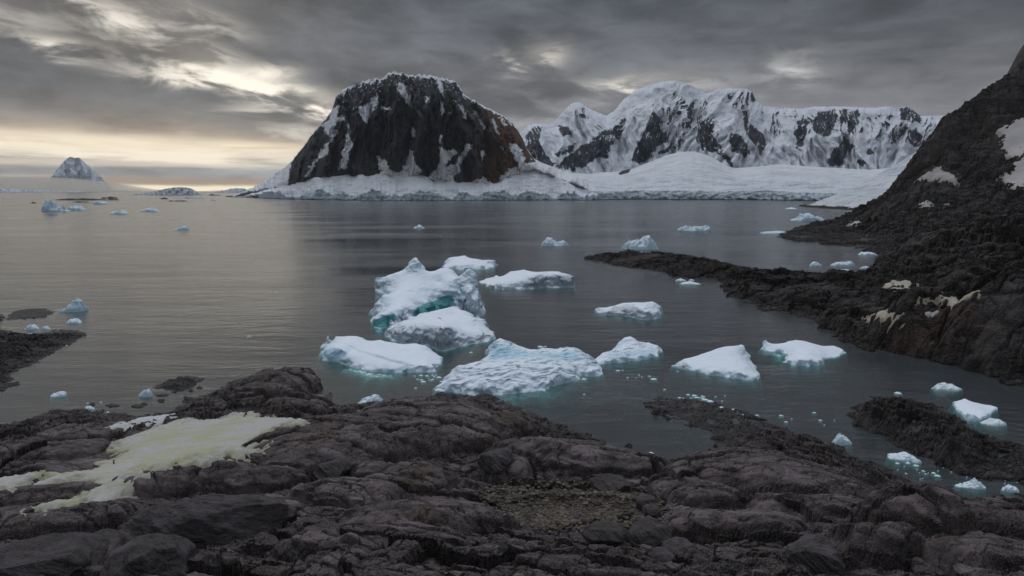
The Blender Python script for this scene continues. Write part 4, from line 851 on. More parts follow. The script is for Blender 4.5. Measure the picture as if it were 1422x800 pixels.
berg("long low white iceberg with a dark diagonal seam and pale green underwater shelf",
     [(445, 494), (452, 500), (463, 503), (478, 505), (490, 511), (510, 515), (532, 518), (555, 518), (572, 518), (590, 518), (604, 515), (614, 504), (613, 497), (598, 489), (570, 485), (540, 482), (505, 479), (470, 477), (450, 482)],
     [(447, 486, 495), (455, 464, 480), (465, 466, 480), (475, 467, 480), (487, 467, 480), (497, 467, 481), (504, 470, 482), (510, 474, 483), (520, 475, 484), (529, 472, 484), (536, 475, 485), (543, 476, 485), (552, 477, 486), (560, 479, 487), (566, 480, 487), (573, 478, 487), (580, 477, 488), (592, 479, 489), (598, 485, 491), (607, 490, 495), (613, 495, 500),
      (450, 485, 498), (463, 484, 501), (474, 487, 503), (482, 494, 505), (484, 503, 508), (500, 505, 512), (525, 510, 516), (545, 512, 517), (565, 508, 518), (575, 507, 518), (590, 507, 517), (603, 508, 515), (495, 482, 497), (530, 493, 504), (560, 500, 510), (520, 484, 496), (560, 488, 498), (590, 490, 500), (485, 488, 500), (470, 477, 492)],
     M["ice"], 300, foot=6.5, under=1.7, wall=0.5, rough=0.10, seed=1200, shelf=([(478, 505), (510, 512), (532, 516), (560, 517), (572, 519), (555, 524), (530, 528), (500, 528), (476, 520), (466, 511)], 0.05, 2.5), blue=[[(446, 484), (470, 484), (484, 498), (470, 504), (446, 498)]], teal=[(0.5, [(540, 517), (566, 507), (572, 512), (566, 522), (530, 524)])], dirt=[[(446, 488), (462, 486), (478, 490), (484, 500), (470, 504), (446, 498)], [(492, 484), (500, 487), (560, 503), (580, 509), (566, 508), (520, 495)]])
berg("largest front iceberg, rippled blue white hump with a scooped hollow behind",
     [(604, 541), (614, 543), (628, 545), (650, 549), (680, 550), (705, 548), (722, 545), (755, 541), (783, 535), (802, 529), (808, 522), (820, 524), (832, 523), (836, 513), (830, 502), (812, 495), (785, 491), (755, 489), (720, 486), (694, 483), (679, 485), (672, 496), (664, 508), (640, 520), (620, 529)],
     [(606, 537, 541), (611, 531, 538), (617, 525, 533), (622, 520, 530), (630, 511, 527), (637, 509, 525), (645, 509, 524), (653, 506, 520), (662, 504, 518), (668, 502, 517), (678, 500, 514), (688, 499, 514), (700, 500, 515), (715, 499, 515), (730, 497, 515), (745, 495, 515), (760, 495, 515), (772, 498, 516), (785, 503, 518), (796, 508, 521),
      (675, 497, 506), (684, 484, 494), (681, 478, 490), (687, 474, 490), (694, 471, 489.5), (702, 474, 491), (710, 477, 492), (720, 481, 493), (728, 485, 494), (745, 487, 496), (757, 485, 496), (768, 487, 497), (777, 485, 498), (788, 484, 499), (797, 484, 500), (806, 489, 502), (814, 493, 504), (821, 497, 506), (829, 502, 509), (833, 512, 518), (812, 512, 523), (824, 514, 523), (815, 500, 513), (800, 497, 511),
      (695, 491, 503), (720, 494, 505), (750, 492, 505), (780, 493, 507),
      (625, 536, 544), (650, 536, 547), (680, 537, 549), (720, 534, 545), (755, 529, 540), (783, 524, 535), (800, 521, 529), (640, 522, 537), (670, 518, 535), (700, 515, 533), (740, 511, 530), (770, 512, 529)],
     M["ice_blue"] if False else M["ice"], 340, foot=5, under=2.4, wall=0.6, rough=0.10, seed=1300, ripple=(0.28, 2.3, 1.0), blue=[(0.9, [(676, 498), (684, 483), (690, 476), (705, 478), (728, 488), (745, 490), (770, 490), (800, 487), (808, 500), (785, 499), (750, 496), (700, 499)])], shelf=([(640, 546), (680, 549), (720, 545), (760, 540), (800, 529), (806, 534), (760, 549), (715, 555), (670, 556)], 0.2, 2.0))
berg("layered blue white iceberg just right of the big rippled one",
     [(822, 502), (835, 506), (850, 505), (868, 503), (884, 502), (896, 500), (909, 496), (918, 490), (919, 484), (905, 481), (885, 480), (868, 480), (856, 484), (848, 490), (835, 495)],
     [(826, 499, 503), (835, 491, 498), (845, 488, 496), (854, 486, 493), (857, 478, 486), (862, 473, 484), (868, 469, 483), (876, 468, 482.5), (883, 470, 483), (885, 476, 484), (893, 476, 483), (900, 476, 483), (908, 479, 485), (916, 480, 487), (917, 487, 491), (905, 490, 497), (890, 494, 500), (870, 495, 502), (850, 497, 503), (838, 499, 504), (875, 485, 494), (895, 485, 492)],
     M["ice"], 200, foot=4, under=2.4, wall=0.4, rough=0.15, seed=1400, blue=[(0.6, [(845, 490), (900, 486), (916, 484), (905, 492), (870, 496), (845, 497)])], ripple=(0.2, 1.5, 0.6))
berg("low grey streaked iceberg with a dark waterline alone in mid bay",
     [(824, 433), (840, 437), (860, 438), (875, 440), (890, 444), (905, 444), (914, 442), (920, 432), (908, 428), (880, 428), (850, 429), (830, 430)],
     [(825, 429, 433), (832, 427, 433), (850, 425, 432), (862, 422, 431), (870, 421, 430), (880, 421, 430), (892, 421, 430), (905, 419, 430), (913, 422, 431), (919, 427, 432), (914, 430, 440), (900, 431, 443), (885, 431, 441), (868, 430, 438), (845, 431, 437)],
     M["ice_grey"], 180, foot=2.5, under=3, wall=0.5, rough=0.18, seed=1500, dirt=[[(850, 426), (880, 424), (900, 436), (880, 440), (845, 436)]])
berg("flat wedge iceberg with a speckled grey cliff on its right end",
     [(664, 392), (674, 395), (679, 400), (700, 402), (730, 402), (750, 400), (775, 399), (796, 399), (799, 391), (780, 386), (740, 384), (700, 385), (675, 388)],
     [(666, 390, 392), (672, 384, 388), (690, 380, 386), (710, 376, 385.5), (727, 374, 385.5), (740, 378, 386), (760, 380, 387), (776, 377, 388), (782, 381, 389), (792, 381, 391), (798, 380.5, 394), (796, 381, 398), (775, 382, 398.5), (755, 384, 399), (742, 386, 400), (733, 394, 401), (715, 393, 401), (695, 394, 401), (680, 393, 399), (700, 388, 394), (720, 385, 393), (745, 382, 393)],
     M["ice_grey"], 220, foot=3, under=3, wall=0.6, rough=0.12, seed=1600, dirt=[[(734, 399), (745, 386), (798, 381), (797, 399)]])
berg("smooth white iceberg with a dark notch at its right tip, behind the spired one",
     [(614, 373), (632, 374.5), (650, 375), (668, 375), (686, 372), (690, 368), (670, 366), (640, 365.5), (618, 367)],
     [(615, 363, 368), (622, 358, 367), (630, 357, 366.5), (645, 355, 366.5), (655, 360, 367), (668, 362, 367.5), (680, 361, 368), (688, 360, 369), (688, 366, 371), (670, 368, 374), (650, 367, 374), (630, 368, 374), (617, 368, 372)],
     M["ice"], 160, foot=2.5, under=3, wall=0.6, rough=0.15, seed=1700, dirt=[[(678, 362), (687, 364), (687, 368), (676, 366)]])
berg("smooth triangular white iceberg with a small knob on its peak",
     [(933, 508), (950, 513), (972, 518), (988, 522), (1010, 524), (1034, 528), (1048, 528.5), (1054, 527), (1050, 512), (1040, 500), (1025, 497), (1000, 497), (970, 500), (945, 503)],
     [(933, 505, 508), (950, 498, 504), (960, 495.5, 502), (970, 493, 501), (980, 490, 500), (993, 486, 499), (1003, 485, 498.5), (1012, 485, 498), (1020, 485, 498), (1024, 484, 498), (1026.5, 478, 498), (1031, 478, 498), (1034, 484, 499), (1038, 490, 501), (1042, 496, 503), (1047, 507, 511), (1052, 521, 525), (1034, 520, 527), (1038, 508, 519), (1030, 497, 510), (1015, 517, 524), (990, 514, 521.5), (970, 511, 517), (950, 507, 512), (1000, 500, 512), (980, 502, 511)],
     M["ice"], 240, foot=2.5, under=3, wall=0.45, rough=0.10, seed=1800, dirt=[[(934, 503), (950, 502), (962, 512), (940, 510)]])
berg("flat cross-shaped ice floe with a little horn and a teal shelf",
     [(1054, 484), (1066, 488), (1082, 490), (1096, 493), (1091, 500), (1090, 504), (1105, 508), (1128, 509), (1146, 506), (1144, 499), (1164, 495), (1174, 490), (1165, 483), (1140, 482), (1110, 480), (1080, 481), (1064, 481)],
     [(1055, 481, 484), (1059, 478, 483.5), (1063, 471, 483), (1067, 477, 483), (1072, 478, 483), (1082, 477, 482.5), (1095, 474, 482), (1104, 472.5, 482), (1115, 473, 482), (1128, 477, 483), (1140, 480, 484), (1158, 480, 485), (1172, 488, 490), (1100, 490, 497), (1093, 500, 504), (1112, 498, 508), (1127, 500, 508), (1140, 499, 506), (1120, 490, 498), (1140, 490, 496), (1080, 483, 488), (1100, 482, 490)],
     M["ice"], 230, foot=3.5, under=1.6, wall=0.4, rough=0.08, seed=1900, teal=[], shelf=([(1060, 485), (1082, 489), (1098, 492), (1092, 503), (1078, 501), (1066, 494)], 0.08, 2.0))


def profile_berg(label, x0, x1, base, prof, mat, seed=0, depth=0.45, n=90, cat="iceberg", group=ICE_G, name="iceberg", rough=1.0, foot=0.5, under=4):
    """small ice: prof = (fraction across, height in photo px) along its width"""
    (ax, ay), (bx, by) = [tuple(map(float, sea(p, base))) for p in (x0, x1)]
    W = bx - ax; d = ay; cx = (ax + bx) / 2; hpx = math.hypot(d, CAM_Z) / FPX * math.sqrt(1 + (cx / d) ** 2) * 0.97
    b = W * depth / 2; cy = d + b
    f = [p[0] for p in prof]; hh = [p[1] * hpx for p in prof]
    ft = W * foot * 0.35
    xs = np.linspace(cx - W / 2 - ft, cx + W / 2 + ft, n); ys = np.linspace(cy - b - ft, cy + b + ft, max(24, int(n * 0.6)))
    X, Y = np.meshgrid(xs, ys); X = X.ravel(); Y = Y.ravel()
    u = (X - cx) / (W / 2); v = (Y - cy) / b
    ang = np.arctan2(v, u)
    r = np.hypot(u, v) * (1 + 0.16 * perlin(np.cos(ang) * 1.8 + seed, np.sin(ang) * 1.8, seed) + 0.08 * fbm(np.cos(ang) * 4 + seed, np.sin(ang) * 4, seed + 1, 3))
    hp = np.interp((u + 1) / 2 + 0.04 * fbm(X / W * 6, Y / W * 6, seed + 7, 3), f, hh)
    H = max(hh)
    Z = np.where(r < 1, hp * np.clip(1 - r ** 3.5, 0, 1) ** 0.45 * (0.82 + 0.18 * v), -under * np.clip((r - 1) / 0.3, 0, 1))
    Z = Z + np.clip(1 - r, 0, 0.3) / 0.3 * H * rough * (0.16 * fbm(X / W * 7, Y / W * 7, seed + 9, 4) + 0.26 * facets(X / W * 4, Y / W * 4, seed + 12)[0])
    F = grid_faces(len(ys), n, r < 1.3)
    V = np.stack([X, Y, Z], -1); V, F, A = compact(V, F, {"teal": 0 * X, "dirt": 0 * X})
    o = mesh_obj(name, V, F, mat, A, origin=(cx, cy, 0))
    return tag(o, label, cat, group)


D = [(0, 0.4), (0.2, 0.8), (0.5, 1.0), (0.8, 0.7), (1, 0.3)]
def dome(h): return [(a, b * h) for a, b in D]


G2 = "small floating ice pieces"
PB = [
    ("pointed white iceberg with a low flat tail near the spit tip", 866, 916, 346.5, [(0, 5), (0.1, 9.5), (0.3, 11.5), (0.52, 12), (0.6, 16), (0.68, 20), (0.74, 22.5), (0.8, 19), (0.9, 13), (0.97, 6), (1, 2)], M["ice"]),
    ("small white saddle-shaped iceberg with two rounded humps", 752, 790, 341.5, [(0, 6), (0.1, 10), (0.25, 12), (0.38, 10), (0.5, 5.5), (0.62, 4), (0.75, 6), (0.87, 8), (0.95, 7), (1, 4)], M["ice"]),
    ("low flat iceberg with an upturned tail fin on its right", 946, 990, 320.5, [(0, 3), (0.08, 5.5), (0.15, 5), (0.3, 3.5), (0.7, 4.2), (0.82, 6), (0.9, 10), (0.96, 12), (1, 7)], M["ice_blue"]),
    ("tiny white iceberg alone before the dark mountain reflection", 573, 589, 317.3, [(0, 1.5), (0.3, 3), (0.5, 5), (0.7, 4), (1, 1.2)], M["ice"]),
    ("pale blue berg half hidden behind the headland's first rocks", 1104, 1152, 306.5, [(0, 1.5), (0.3, 3), (0.36, 9), (0.55, 10), (0.62, 6), (0.85, 4.5), (1, 2)], M["ice_blue"]),
    ("flat blue ice slab lying against the headland's low point", 1061, 1094, 324.5, [(0, 0.8), (0.3, 2.5), (0.8, 3.2), (0.95, 4), (1, 2)], M["ice_blue"]),
    ("white ice hump in the inlet behind the long spit", 1127, 1144, 369.8, dome(5.5), M["ice_small"]),
    ("long teal white ice sliver in the inlet behind the long spit", 1159, 1192, 369.5, [(0, 1), (0.15, 2.5), (0.5, 3.5), (0.8, 5.5), (0.97, 6), (1, 3)], M["ice_blue"]),
    ("flat ice slab touching the headland rocks at the inlet's end", 1197, 1221, 354.3, dome(3.6), M["ice_small"]),
    ("thin bluish ice pan beside the inlet's inner shore", 1198, 1215, 373.0, dome(2.6), M["ice_blue"]),
    ("faint sunken ice pan under the teal sliver in the inlet", 1168, 1184, 376.0, dome(1.3), M["ice_blue"]),
    ("small smooth white ice lozenge in front of the dark shore rocks", 497, 530, 561.5, [(0, 1.5), (0.15, 5), (0.4, 9), (0.65, 12), (0.8, 10), (1, 3)], M["ice_small"]),
    ("low white ice lump farther out from the right islet", 1304, 1341, 543.5, [(0, 2), (0.06, 5), (0.3, 6), (0.7, 5), (0.9, 3), (1, 1)], M["ice_small"]),
    ("ragged ice pan beside the right islet and the wedge ice", 1371, 1404, 592.0, [(0, 1), (0.2, 3), (0.45, 5.5), (0.6, 4.5), (0.85, 4), (1, 1)], M["ice_small"]),
    ("small pointed white ice chunk in the channel by the near spit", 1160, 1186, 618.5, [(0, 3), (0.15, 6), (0.42, 11), (0.7, 7), (1, 2)], M["ice_small"]),
    ("flat white ice cake in the channel under the right islet", 1241, 1280, 641.0, [(0, 1.5), (0.1, 4), (0.5, 4.5), (0.7, 6), (0.9, 3), (1, 1)], M["ice_small"]),
    ("little ice lump touching the flat ice cake in the channel", 1269, 1282, 644.0, dome(4.5), M["ice_small"]),
    ("lumpy white ice piece at the channel's narrow end", 1344, 1374, 680.0, [(0, 2), (0.2, 4.5), (0.5, 5.5), (0.6, 8), (0.72, 6), (1, 2)], M["ice_small"]),
    ("blocky white ice piece by the right edge of the channel", 1397, 1420, 684.5, dome(6), M["ice_small"]),
    ("blue white berg with a raised right end beside the left islets", 72, 111, 433.0, [(0, 1.2), (0.2, 3), (0.4, 5), (0.55, 10), (0.7, 13), (0.9, 12.5), (1, 6)], M["ice_blue"]),
    ("thin bluish ice sliver below the raised berg on the left", 88, 109, 449.5, [(0, 1), (0.3, 3.5), (0.8, 4.5), (1, 2)], M["ice_small"]),
    ("pale ice lump behind the left islet's hollow", 32, 50, 458.0, dome(5.0), M["ice_small"]),
    ("tiny pale ice lump right of the one behind the left islet", 56, 67, 457.8, dome(3.2), M["ice_small"]),
    ("pale ice pan stranded in the left islet's hollow", 30, 47, 467.5, dome(2.6), M["ice_small"]),
    ("slim white ice sliver floating off the left islet's near side", 66, 88, 552.0, [(0, 1.5), (0.3, 3.5), (0.7, 5.5), (0.95, 6), (1, 3)], M["ice_small"]),
    ("rounded blue white ice lump next to the flat awash rock", 190, 208, 551.5, [(0, 4), (0.3, 7), (0.7, 8.5), (0.92, 7.5), (1, 3)], M["ice_small"]),
    ("flat scrap of ice at the near left shore edge", 114, 128, 570.0, dome(3.6), M["ice_small"]),
    ("far white berg with a leaning block top near the left horizon", 50, 87, 293.3, [(0, 1.2), (0.1, 2.5), (0.14, 11), (0.3, 13.5), (0.42, 11), (0.5, 6), (0.8, 3), (1, 1.2)], M["ice_blue"]),
    ("low far ice dome joined beside the leaning block berg", 85, 113, 291.8, [(0, 1.2), (0.2, 3), (0.5, 5.5), (0.8, 4.5), (1, 1.2)], M["ice_blue"]),
    ("small blue far berg in front of the long black rock strip", 125, 146, 283.5, dome(3.8), M["ice_blue"]),
    ("low far berg with a dark left end out on the left water", 147, 174, 297.0, [(0, 2), (0.3, 3), (0.6, 4.6), (0.8, 3), (1, 1)], M["ice_blue"]),
    ("little far flat-topped berg below the snow island", 191, 217, 293.3, [(0, 1), (0.3, 3), (0.5, 4.2), (0.8, 3), (1, 1)], M["ice_blue"]),
    ("flat grey ice raft with a raised right end in the open left water", 235, 258, 319.5, [(0, 1), (0.5, 2.2), (0.8, 5), (1, 3.5)], M["ice_blue"]),
    ("thin white ice pan off the spit's near side", 948, 974, 395.5, dome(3.0), M["ice_small"]),
    ("shorter white ice pan just behind the thin one off the spit", 939, 954, 390.5, dome(3.0), M["ice_small"]),
    ("narrow white ice fleck right of the two pans off the spit", 957, 965, 390.0, dome(1.8), M["ice_small"]),
]
for k, (lab, x0, x1, bs, prof, mt) in enumerate(PB):
    small = (x1 - x0) < 36
    profile_berg(lab, x0, x1, bs, prof, mt, 3000 + 13 * k, 0.55, 70 if small else 130, "iceberg" if not small else "ice piece", ICE_G if not small else G2, "iceberg" if not small else "floating_ice")
berg("wedge of white ice with a flat top beside the right islet", [(1322, 560), (1332, 573), (1342, 583), (1354, 586), (1370, 580), (1383, 570), (1384, 567), (1360, 562), (1338, 557)],
     [(1323, 557, 560), (1331, 554, 558.5), (1340, 553, 558.5), (1350, 558, 562), (1382, 566, 568), (1370, 572, 578), (1355, 576, 584), (1344, 573, 582), (1333, 565, 573), (1350, 565, 570)],
     M["ice"], 140, foot=1.6, under=1.6, wall=0.25, rough=0.1, seed=2100)
# foam-like brash between and around the bergs
brash = [(598, 490, 3.5), (585, 521, 6), (592, 524, 5), (600, 521, 4), (609, 525, 7), (578, 527, 4), (576, 540, 4), (588, 532, 7), (612, 530, 5), (616, 552, 3), (619, 526, 4), (655, 491, 5), (813, 527, 7), (812, 548, 3.5), (858, 515, 6), (910, 527, 9), (905, 524, 4), (864, 514, 3), (905, 631, 8), (925, 540, 4), (737, 588, 3), (752, 483, 8), (757, 482.5, 4),
         (958, 548, 5), (964, 551, 7), (972, 554, 6), (981, 557, 9), (986, 560, 9), (1005, 566, 7), (1021, 570, 6), (1035, 578, 7), (1088, 579, 6), (1194, 584, 7), (1200, 589, 10), (1248, 547, 9), (1186, 640, 0), (1250, 644, 6), (1262, 645, 7), (1276, 648, 7), (1297, 657, 6), (1305, 662, 8), (1325, 649, 8), (1334, 657, 9), (1347, 656, 7), (1338, 678, 12), (1350, 668, 5), (1411, 664, 8), (1418, 668, 6), (1335, 672, 5),
         (150, 620, 0), (165, 588, 0), (147, 572, 4), (340, 466, 0), (345, 467, 5), (76, 467, 5), (92, 481, 5), (120, 559, 3), (138, 559, 3), (1105, 640, 0), (1050, 577, 5), (1170, 380, 0), (1100, 291, 14), (640, 470, 0), (1226, 372, 5)]
for (cx, cy, sx, sy, n_) in [(965, 552, 60, 6, 14), (1290, 655, 60, 10, 16), (600, 524, 26, 6, 10), (1100, 585, 60, 12, 6), (890, 520, 40, 10, 6), (1400, 668, 20, 6, 5)]:
    for _ in range(n_): brash.append((cx + random.gauss(0, .5) * sx, cy + random.gauss(0, .5) * sy + (0.33 * sx * 0 if n_ != 14 else 0), random.choice([2, 2, 2.5, 3, 3.5, 5])))
for k, (x, y, w) in enumerate(brash):
    x += random.uniform(-2.5, 2.5); y += random.uniform(-1.2, 1.2)
    if w <= 0: continue
    profile_berg("small white scrap of brash ice floating on the dark water", x - w / 2, x + w / 2, y, [(0, 0.1 * w), (0.3, random.uniform(.04, .16) * w), (0.6, random.uniform(.05, .18) * w), (1, 0.03 * w)], M["ice_small"], 5000 + 7 * k, 0.7, 18, "ice scrap", "scraps of brash ice", "ice_scrap", foot=0.3, under=0.5)


# ------------------------------------------------------------------ snow lying on the rock
def snow_patch(label, poly, hfun, mat, thick=0.35, n=220, seed=0, zs=None, edge=1.5):
    """a sheet of old snow that fills the hollows: a smooth surface a little above the ground, its rim sinking into the rock"""
    pts = [hit(hfun, *p) for p in poly]
    OUT = np.array([(p[0], p[1]) for p in pts]); H = np.array([p[2] for p in pts])
    lo = OUT.min(0) - 1; hi = OUT.max(0) + 1
    xs = np.linspace(lo[0], hi[0], n); ys = np.linspace(lo[1], hi[1], n); X, Y = np.meshgrid(xs, ys)
    L = max(hi - lo)
    Xf, Yf = X.ravel(), Y.ravel()
    G = hfun(Xf, Yf).reshape(n, n)
    for _ in range(max(6, n // 7)):      # settle: smooth the ground under the snow
        Gp = np.pad(G, 2, mode="edge"); G = (Gp[:-4, 2:-2] + Gp[4:, 2:-2] + Gp[2:-2, :-4] + Gp[2:-2, 4:] + 2 * G) / 6
    sd = poly_sd(OUT, np.stack([Xf, Yf], -1) + L * 0.034 * np.stack([fbm(Xf / L * 11, Yf / L * 11, seed, 6, 0.62), fbm(Xf / L * 11, Yf / L * 11, seed + 1, 6, 0.62)], -1))
    Z = G.ravel() + thick * (1 - np.exp(-np.clip(sd, 0, 99) / edge)) + np.minimum(sd, 0) * 0.6 - 0.05 + 0.08 * thick * fbm(Xf, Yf, seed + 5, 3)
    V = np.stack([Xf, Yf, Z], -1); F = grid_faces(n, n, sd > -1.0)
    V, F, A = compact(V, F, {"edge": sstep(edge, 0, sd)})
    c = V.mean(0); zmin = V[:, 2].min()
    return tag(mesh_obj("snow_patch", V, F, mat, A, origin=(c[0], c[1], zmin)), label, "snow patch")


snow_patch("large yellow green algae stained snow patch on the near left shore", [(-20, 690), (60, 664), (128, 648), (150, 640), (165, 622), (150, 615), (200, 598), (260, 582), (330, 573), (420, 581), (425, 588), (370, 600), (345, 640), (270, 652), (212, 660), (175, 690), (110, 700), (40, 714), (60, 700), (95, 690), (140, 678), (100, 668), (-20, 700)], fg_h, M["snow_algae"], 1.0, 300, 41)
snow_patch("narrow yellowish snow tongue running in from the left picture edge", [(-30, 672), (20, 664), (62, 652), (66, 657), (40, 672), (0, 686), (-30, 692)], fg_h, M["snow_algae"], 1.0, 110, 42, edge=0.8)
snow_patch("narrow strip of white foam ice along the shingle by the left shore", [(142, 594), (160, 588), (200, 579), (240, 574), (250, 578), (200, 590), (160, 597)], fg_h, M["snow_white"], 0.25, 120, 43, edge=0.6)
snow_patch("tan snow patch on the spit's upper rocks, leftmost of the headland's patches", [(1228, 394), (1258, 386), (1275, 392), (1270, 400), (1240, 402)], hd_h, M["snow_tan"], 1.0, 120, 45)
snow_patch("long pale snow patch pointing right on the headland's bench", [(1272, 420), (1295, 414), (1302, 405), (1308, 405), (1308, 412), (1330, 414), (1364, 409), (1360, 416), (1330, 421), (1300, 422)], hd_h, M["snow_tan"], 1.25, 150, 46)
snow_patch("yellowish snow patch lowest above the headland's water edge", [(1200, 441), (1215, 434), (1230, 431), (1235, 437), (1254, 439), (1248, 446), (1220, 445)], hd_h, M["snow_tan"], 1.0, 120, 47)
snow_patch("small grey white snow patch between the yellowish and long ones", [(1280, 436), (1305, 431), (1306, 433), (1285, 440)], hd_h, M["snow_white"], 1.0, 80, 48)
snow_patch("pink tinged snow patch with a ragged right end on the hill face", [(1268, 253), (1290, 240), (1306, 232), (1308, 237), (1328, 243), (1331, 258), (1300, 251), (1285, 250)], hd_h, M["snow_pink"], 2.0, 110, 49, edge=3)
snow_patch("largest snow patch with a yellow stain on the hill's right side", [(1384, 180), (1400, 172), (1430, 158), (1500, 150), (1500, 270), (1425, 264), (1405, 256), (1390, 250), (1402, 235), (1412, 222), (1396, 214), (1390, 200)], hd_h, M["snow_pink"], 2.5, 140, 50, edge=3)
snow_patch("small white snow scrap low on the hill face", [(1276, 283), (1282, 280), (1296, 283), (1294, 287), (1278, 287)], hd_h, M["snow_white"], 1.2, 60, 51, edge=2)
snow_patch("tiny white snow fleck right of the low hill scrap", [(1310, 284), (1318, 282), (1319, 286), (1311, 287)], hd_h, M["snow_white"], 1.2, 50, 52, edge=2)
snow_patch("thin white snow scrap just above the headland's low point", [(1177, 312), (1186, 308), (1196, 309), (1190, 313), (1180, 314)], hd_h, M["snow_white"], 1.0, 50, 53, edge=2)


# ------------------------------------------------------------------ loose boulders and gravel
def icosphere(sub):
    import bmesh
    bm = bmesh.new(); bmesh.ops.create_icosphere(bm, subdivisions=sub, radius=1.0)
    V = np.array([v.co[:] for v in bm.verts]); F = np.array([[v.index for v in f.verts] for f in bm.faces]); bm.free()
    return V, F


IV, IF = icosphere(6); JV, JF = icosphere(1)


def boulder(label, px, py, rx, asp, hgt, rot, seed, sink=0.35):
    x, y, z = hit(fg_h, px, py)
    a = rx * math.sqrt(x * x + y * y + (CAM_Z - z) ** 2) / FPX
    V = IV.copy()
    for k in range(9):       # flat joint faces, edges rounded by weathering
        rs = np.random.RandomState(seed + k); nrm = rs.normal(size=3); nrm /= np.linalg.norm(nrm); dd = rs.uniform(0.66, 0.92)
        pr = V @ nrm; V = V - np.outer(np.maximum(pr - dd, 0) * 0.96, nrm)
    nz = fbm(V[:, 0] * 1.5 + V[:, 2], V[:, 1] * 1.5 - V[:, 2], seed, 5)
    V = V * (1 + 0.12 * nz + 0.03 * fbm(V[:, 0] * 6 + V[:, 2] * 3, V[:, 1] * 6 - V[:, 2] * 4, seed + 3, 4))[:, None]
    V = V * np.array([a, a * asp, a * hgt])
    c, s = math.cos(rot), math.sin(rot); V = np.stack([V[:, 0] * c - V[:, 1] * s, V[:, 0] * s + V[:, 1] * c, V[:, 2]], -1)
    V[:, 2] += a * hgt * (1 - 2 * sink)
    o = mesh_obj("boulder", V, IF, M["rock_bould"], {"crack": np.clip(-nz - 0.3, 0, 1), "clean": 0.6 + 0 * nz}, smooth=False); o.location = (x, y, z)
    return tag(o, label, "boulder", "loose boulders on the near rocks")


boulder("long rounded dark boulder lying across the near left rocks", 303, 742, 104, 0.34, 0.34, 0.12, 11, 0.42)
boulder("smooth grey boulder on the bottom edge left of the dark hollow", 212, 792, 44, 0.8, 0.6, 0.1, 12)
boulder("wide flat-topped boulder in the bottom left corner", 60, 790, 60, 0.6, 0.36, 0.2, 13)
boulder("rounded boulder between the flat corner boulder and the smooth grey one", 140, 778, 36, 0.8, 0.55, -0.2, 14)
boulder("long grey boulder at the lower edge of the gravel hollow", 842, 746, 30, 0.6, 0.42, -0.1, 15)
boulder("squarish boulder right of the long grey one by the gravel", 905, 750, 30, 0.8, 0.62, 0.3, 16)
boulder("tilted slab boulder at the gravel hollow's upper right", 848, 676, 26, 0.7, 0.4, -0.3, 17)
boulder("small dark boulder standing in the gravel's right side", 898, 702, 14, 0.9, 0.7, 0.2, 18)
boulder("small low boulder just below the standing one in the gravel", 905, 714, 12, 0.9, 0.5, 0.2, 19)
boulder("pale boulder under the right slab's broken edge", 945, 768, 24, 0.8, 0.5, 0.4, 20)
boulder("small flat boulder farthest down the gravel slope", 920, 775, 16, 0.9, 0.5, 0.1, 21)
boulder("dark blocky boulder wedged below the big whaleback's front", 460, 660, 26, 0.7, 0.5, 0.3, 22)
boulder("knobbly boulder at the foot of the whaleback beside the gravel", 690, 646, 26, 0.8, 0.6, 0.2, 23)
boulder("angular boulder leaning on the brown pinnacle's left", 1130, 782, 40, 0.7, 0.55, 0.4, 24)
# gravel filling the hollow
rs = np.random.RandomState(5); GV = []; GF = []; nv = 0
gp = [(690, 672), (740, 668), (800, 672), (860, 684), (915, 690), (918, 728), (880, 738), (820, 738), (770, 735), (720, 722), (690, 705), (670, 690)]
cand = np.stack([rs.uniform(665, 922, 3400), rs.uniform(664, 740, 3400)], -1); sdv = poly_sd(gp, cand)
for (cx, cy), s in zip(cand, sdv):
    if s < -3 + rs.normal() * 4: continue
    x, y, z = hit(fg_h, cx, cy, 20, 90)
    r = 0.07 + 0.13 * rs.rand() ** 2.5 + (0.16 if rs.rand() < 0.05 else 0)
    v = JV * (1 + 0.25 * rs.normal(size=(len(JV), 1)) * 0.5) * np.array([r * rs.uniform(.8, 1.5), r * rs.uniform(.8, 1.2), r * rs.uniform(.4, .8)])
    a = rs.uniform(0, 6.3); c, sn = math.cos(a), math.sin(a)
    v = np.stack([v[:, 0] * c - v[:, 1] * sn + x, v[:, 0] * sn + v[:, 1] * c + y, v[:, 2] + z + r * 0.25], -1)
    GV.append(v); GF.append(JF + nv); nv += len(JV)
tag(mesh_obj("gravel", np.concatenate(GV), np.concatenate(GF), M["gravel"], smooth=False), "brown gravel filling the hollow between the near rocks", "gravel", kind="stuff")


# ------------------------------------------------------------------ penguin on the stained snow
def lathe(name, prof, mat, parent, off=(0, 0, 0), seg=14, sy=1.0):
    V = []; F = []
    for (r, z, dx) in prof:
        for k in range(seg):
            a = 2 * math.pi * k / seg; V.append((off[0] + dx + r * math.cos(a), off[1] + r * sy * math.sin(a), off[2] + z))
    n = len(prof)
    for i in range(n - 1):
        for k in range(seg):
            F.append((i * seg + k, i * seg + (k + 1) % seg, (i + 1) * seg + (k + 1) % seg, (i + 1) * seg + k))
    return mesh_obj(name, V, F, mat, parent=parent)


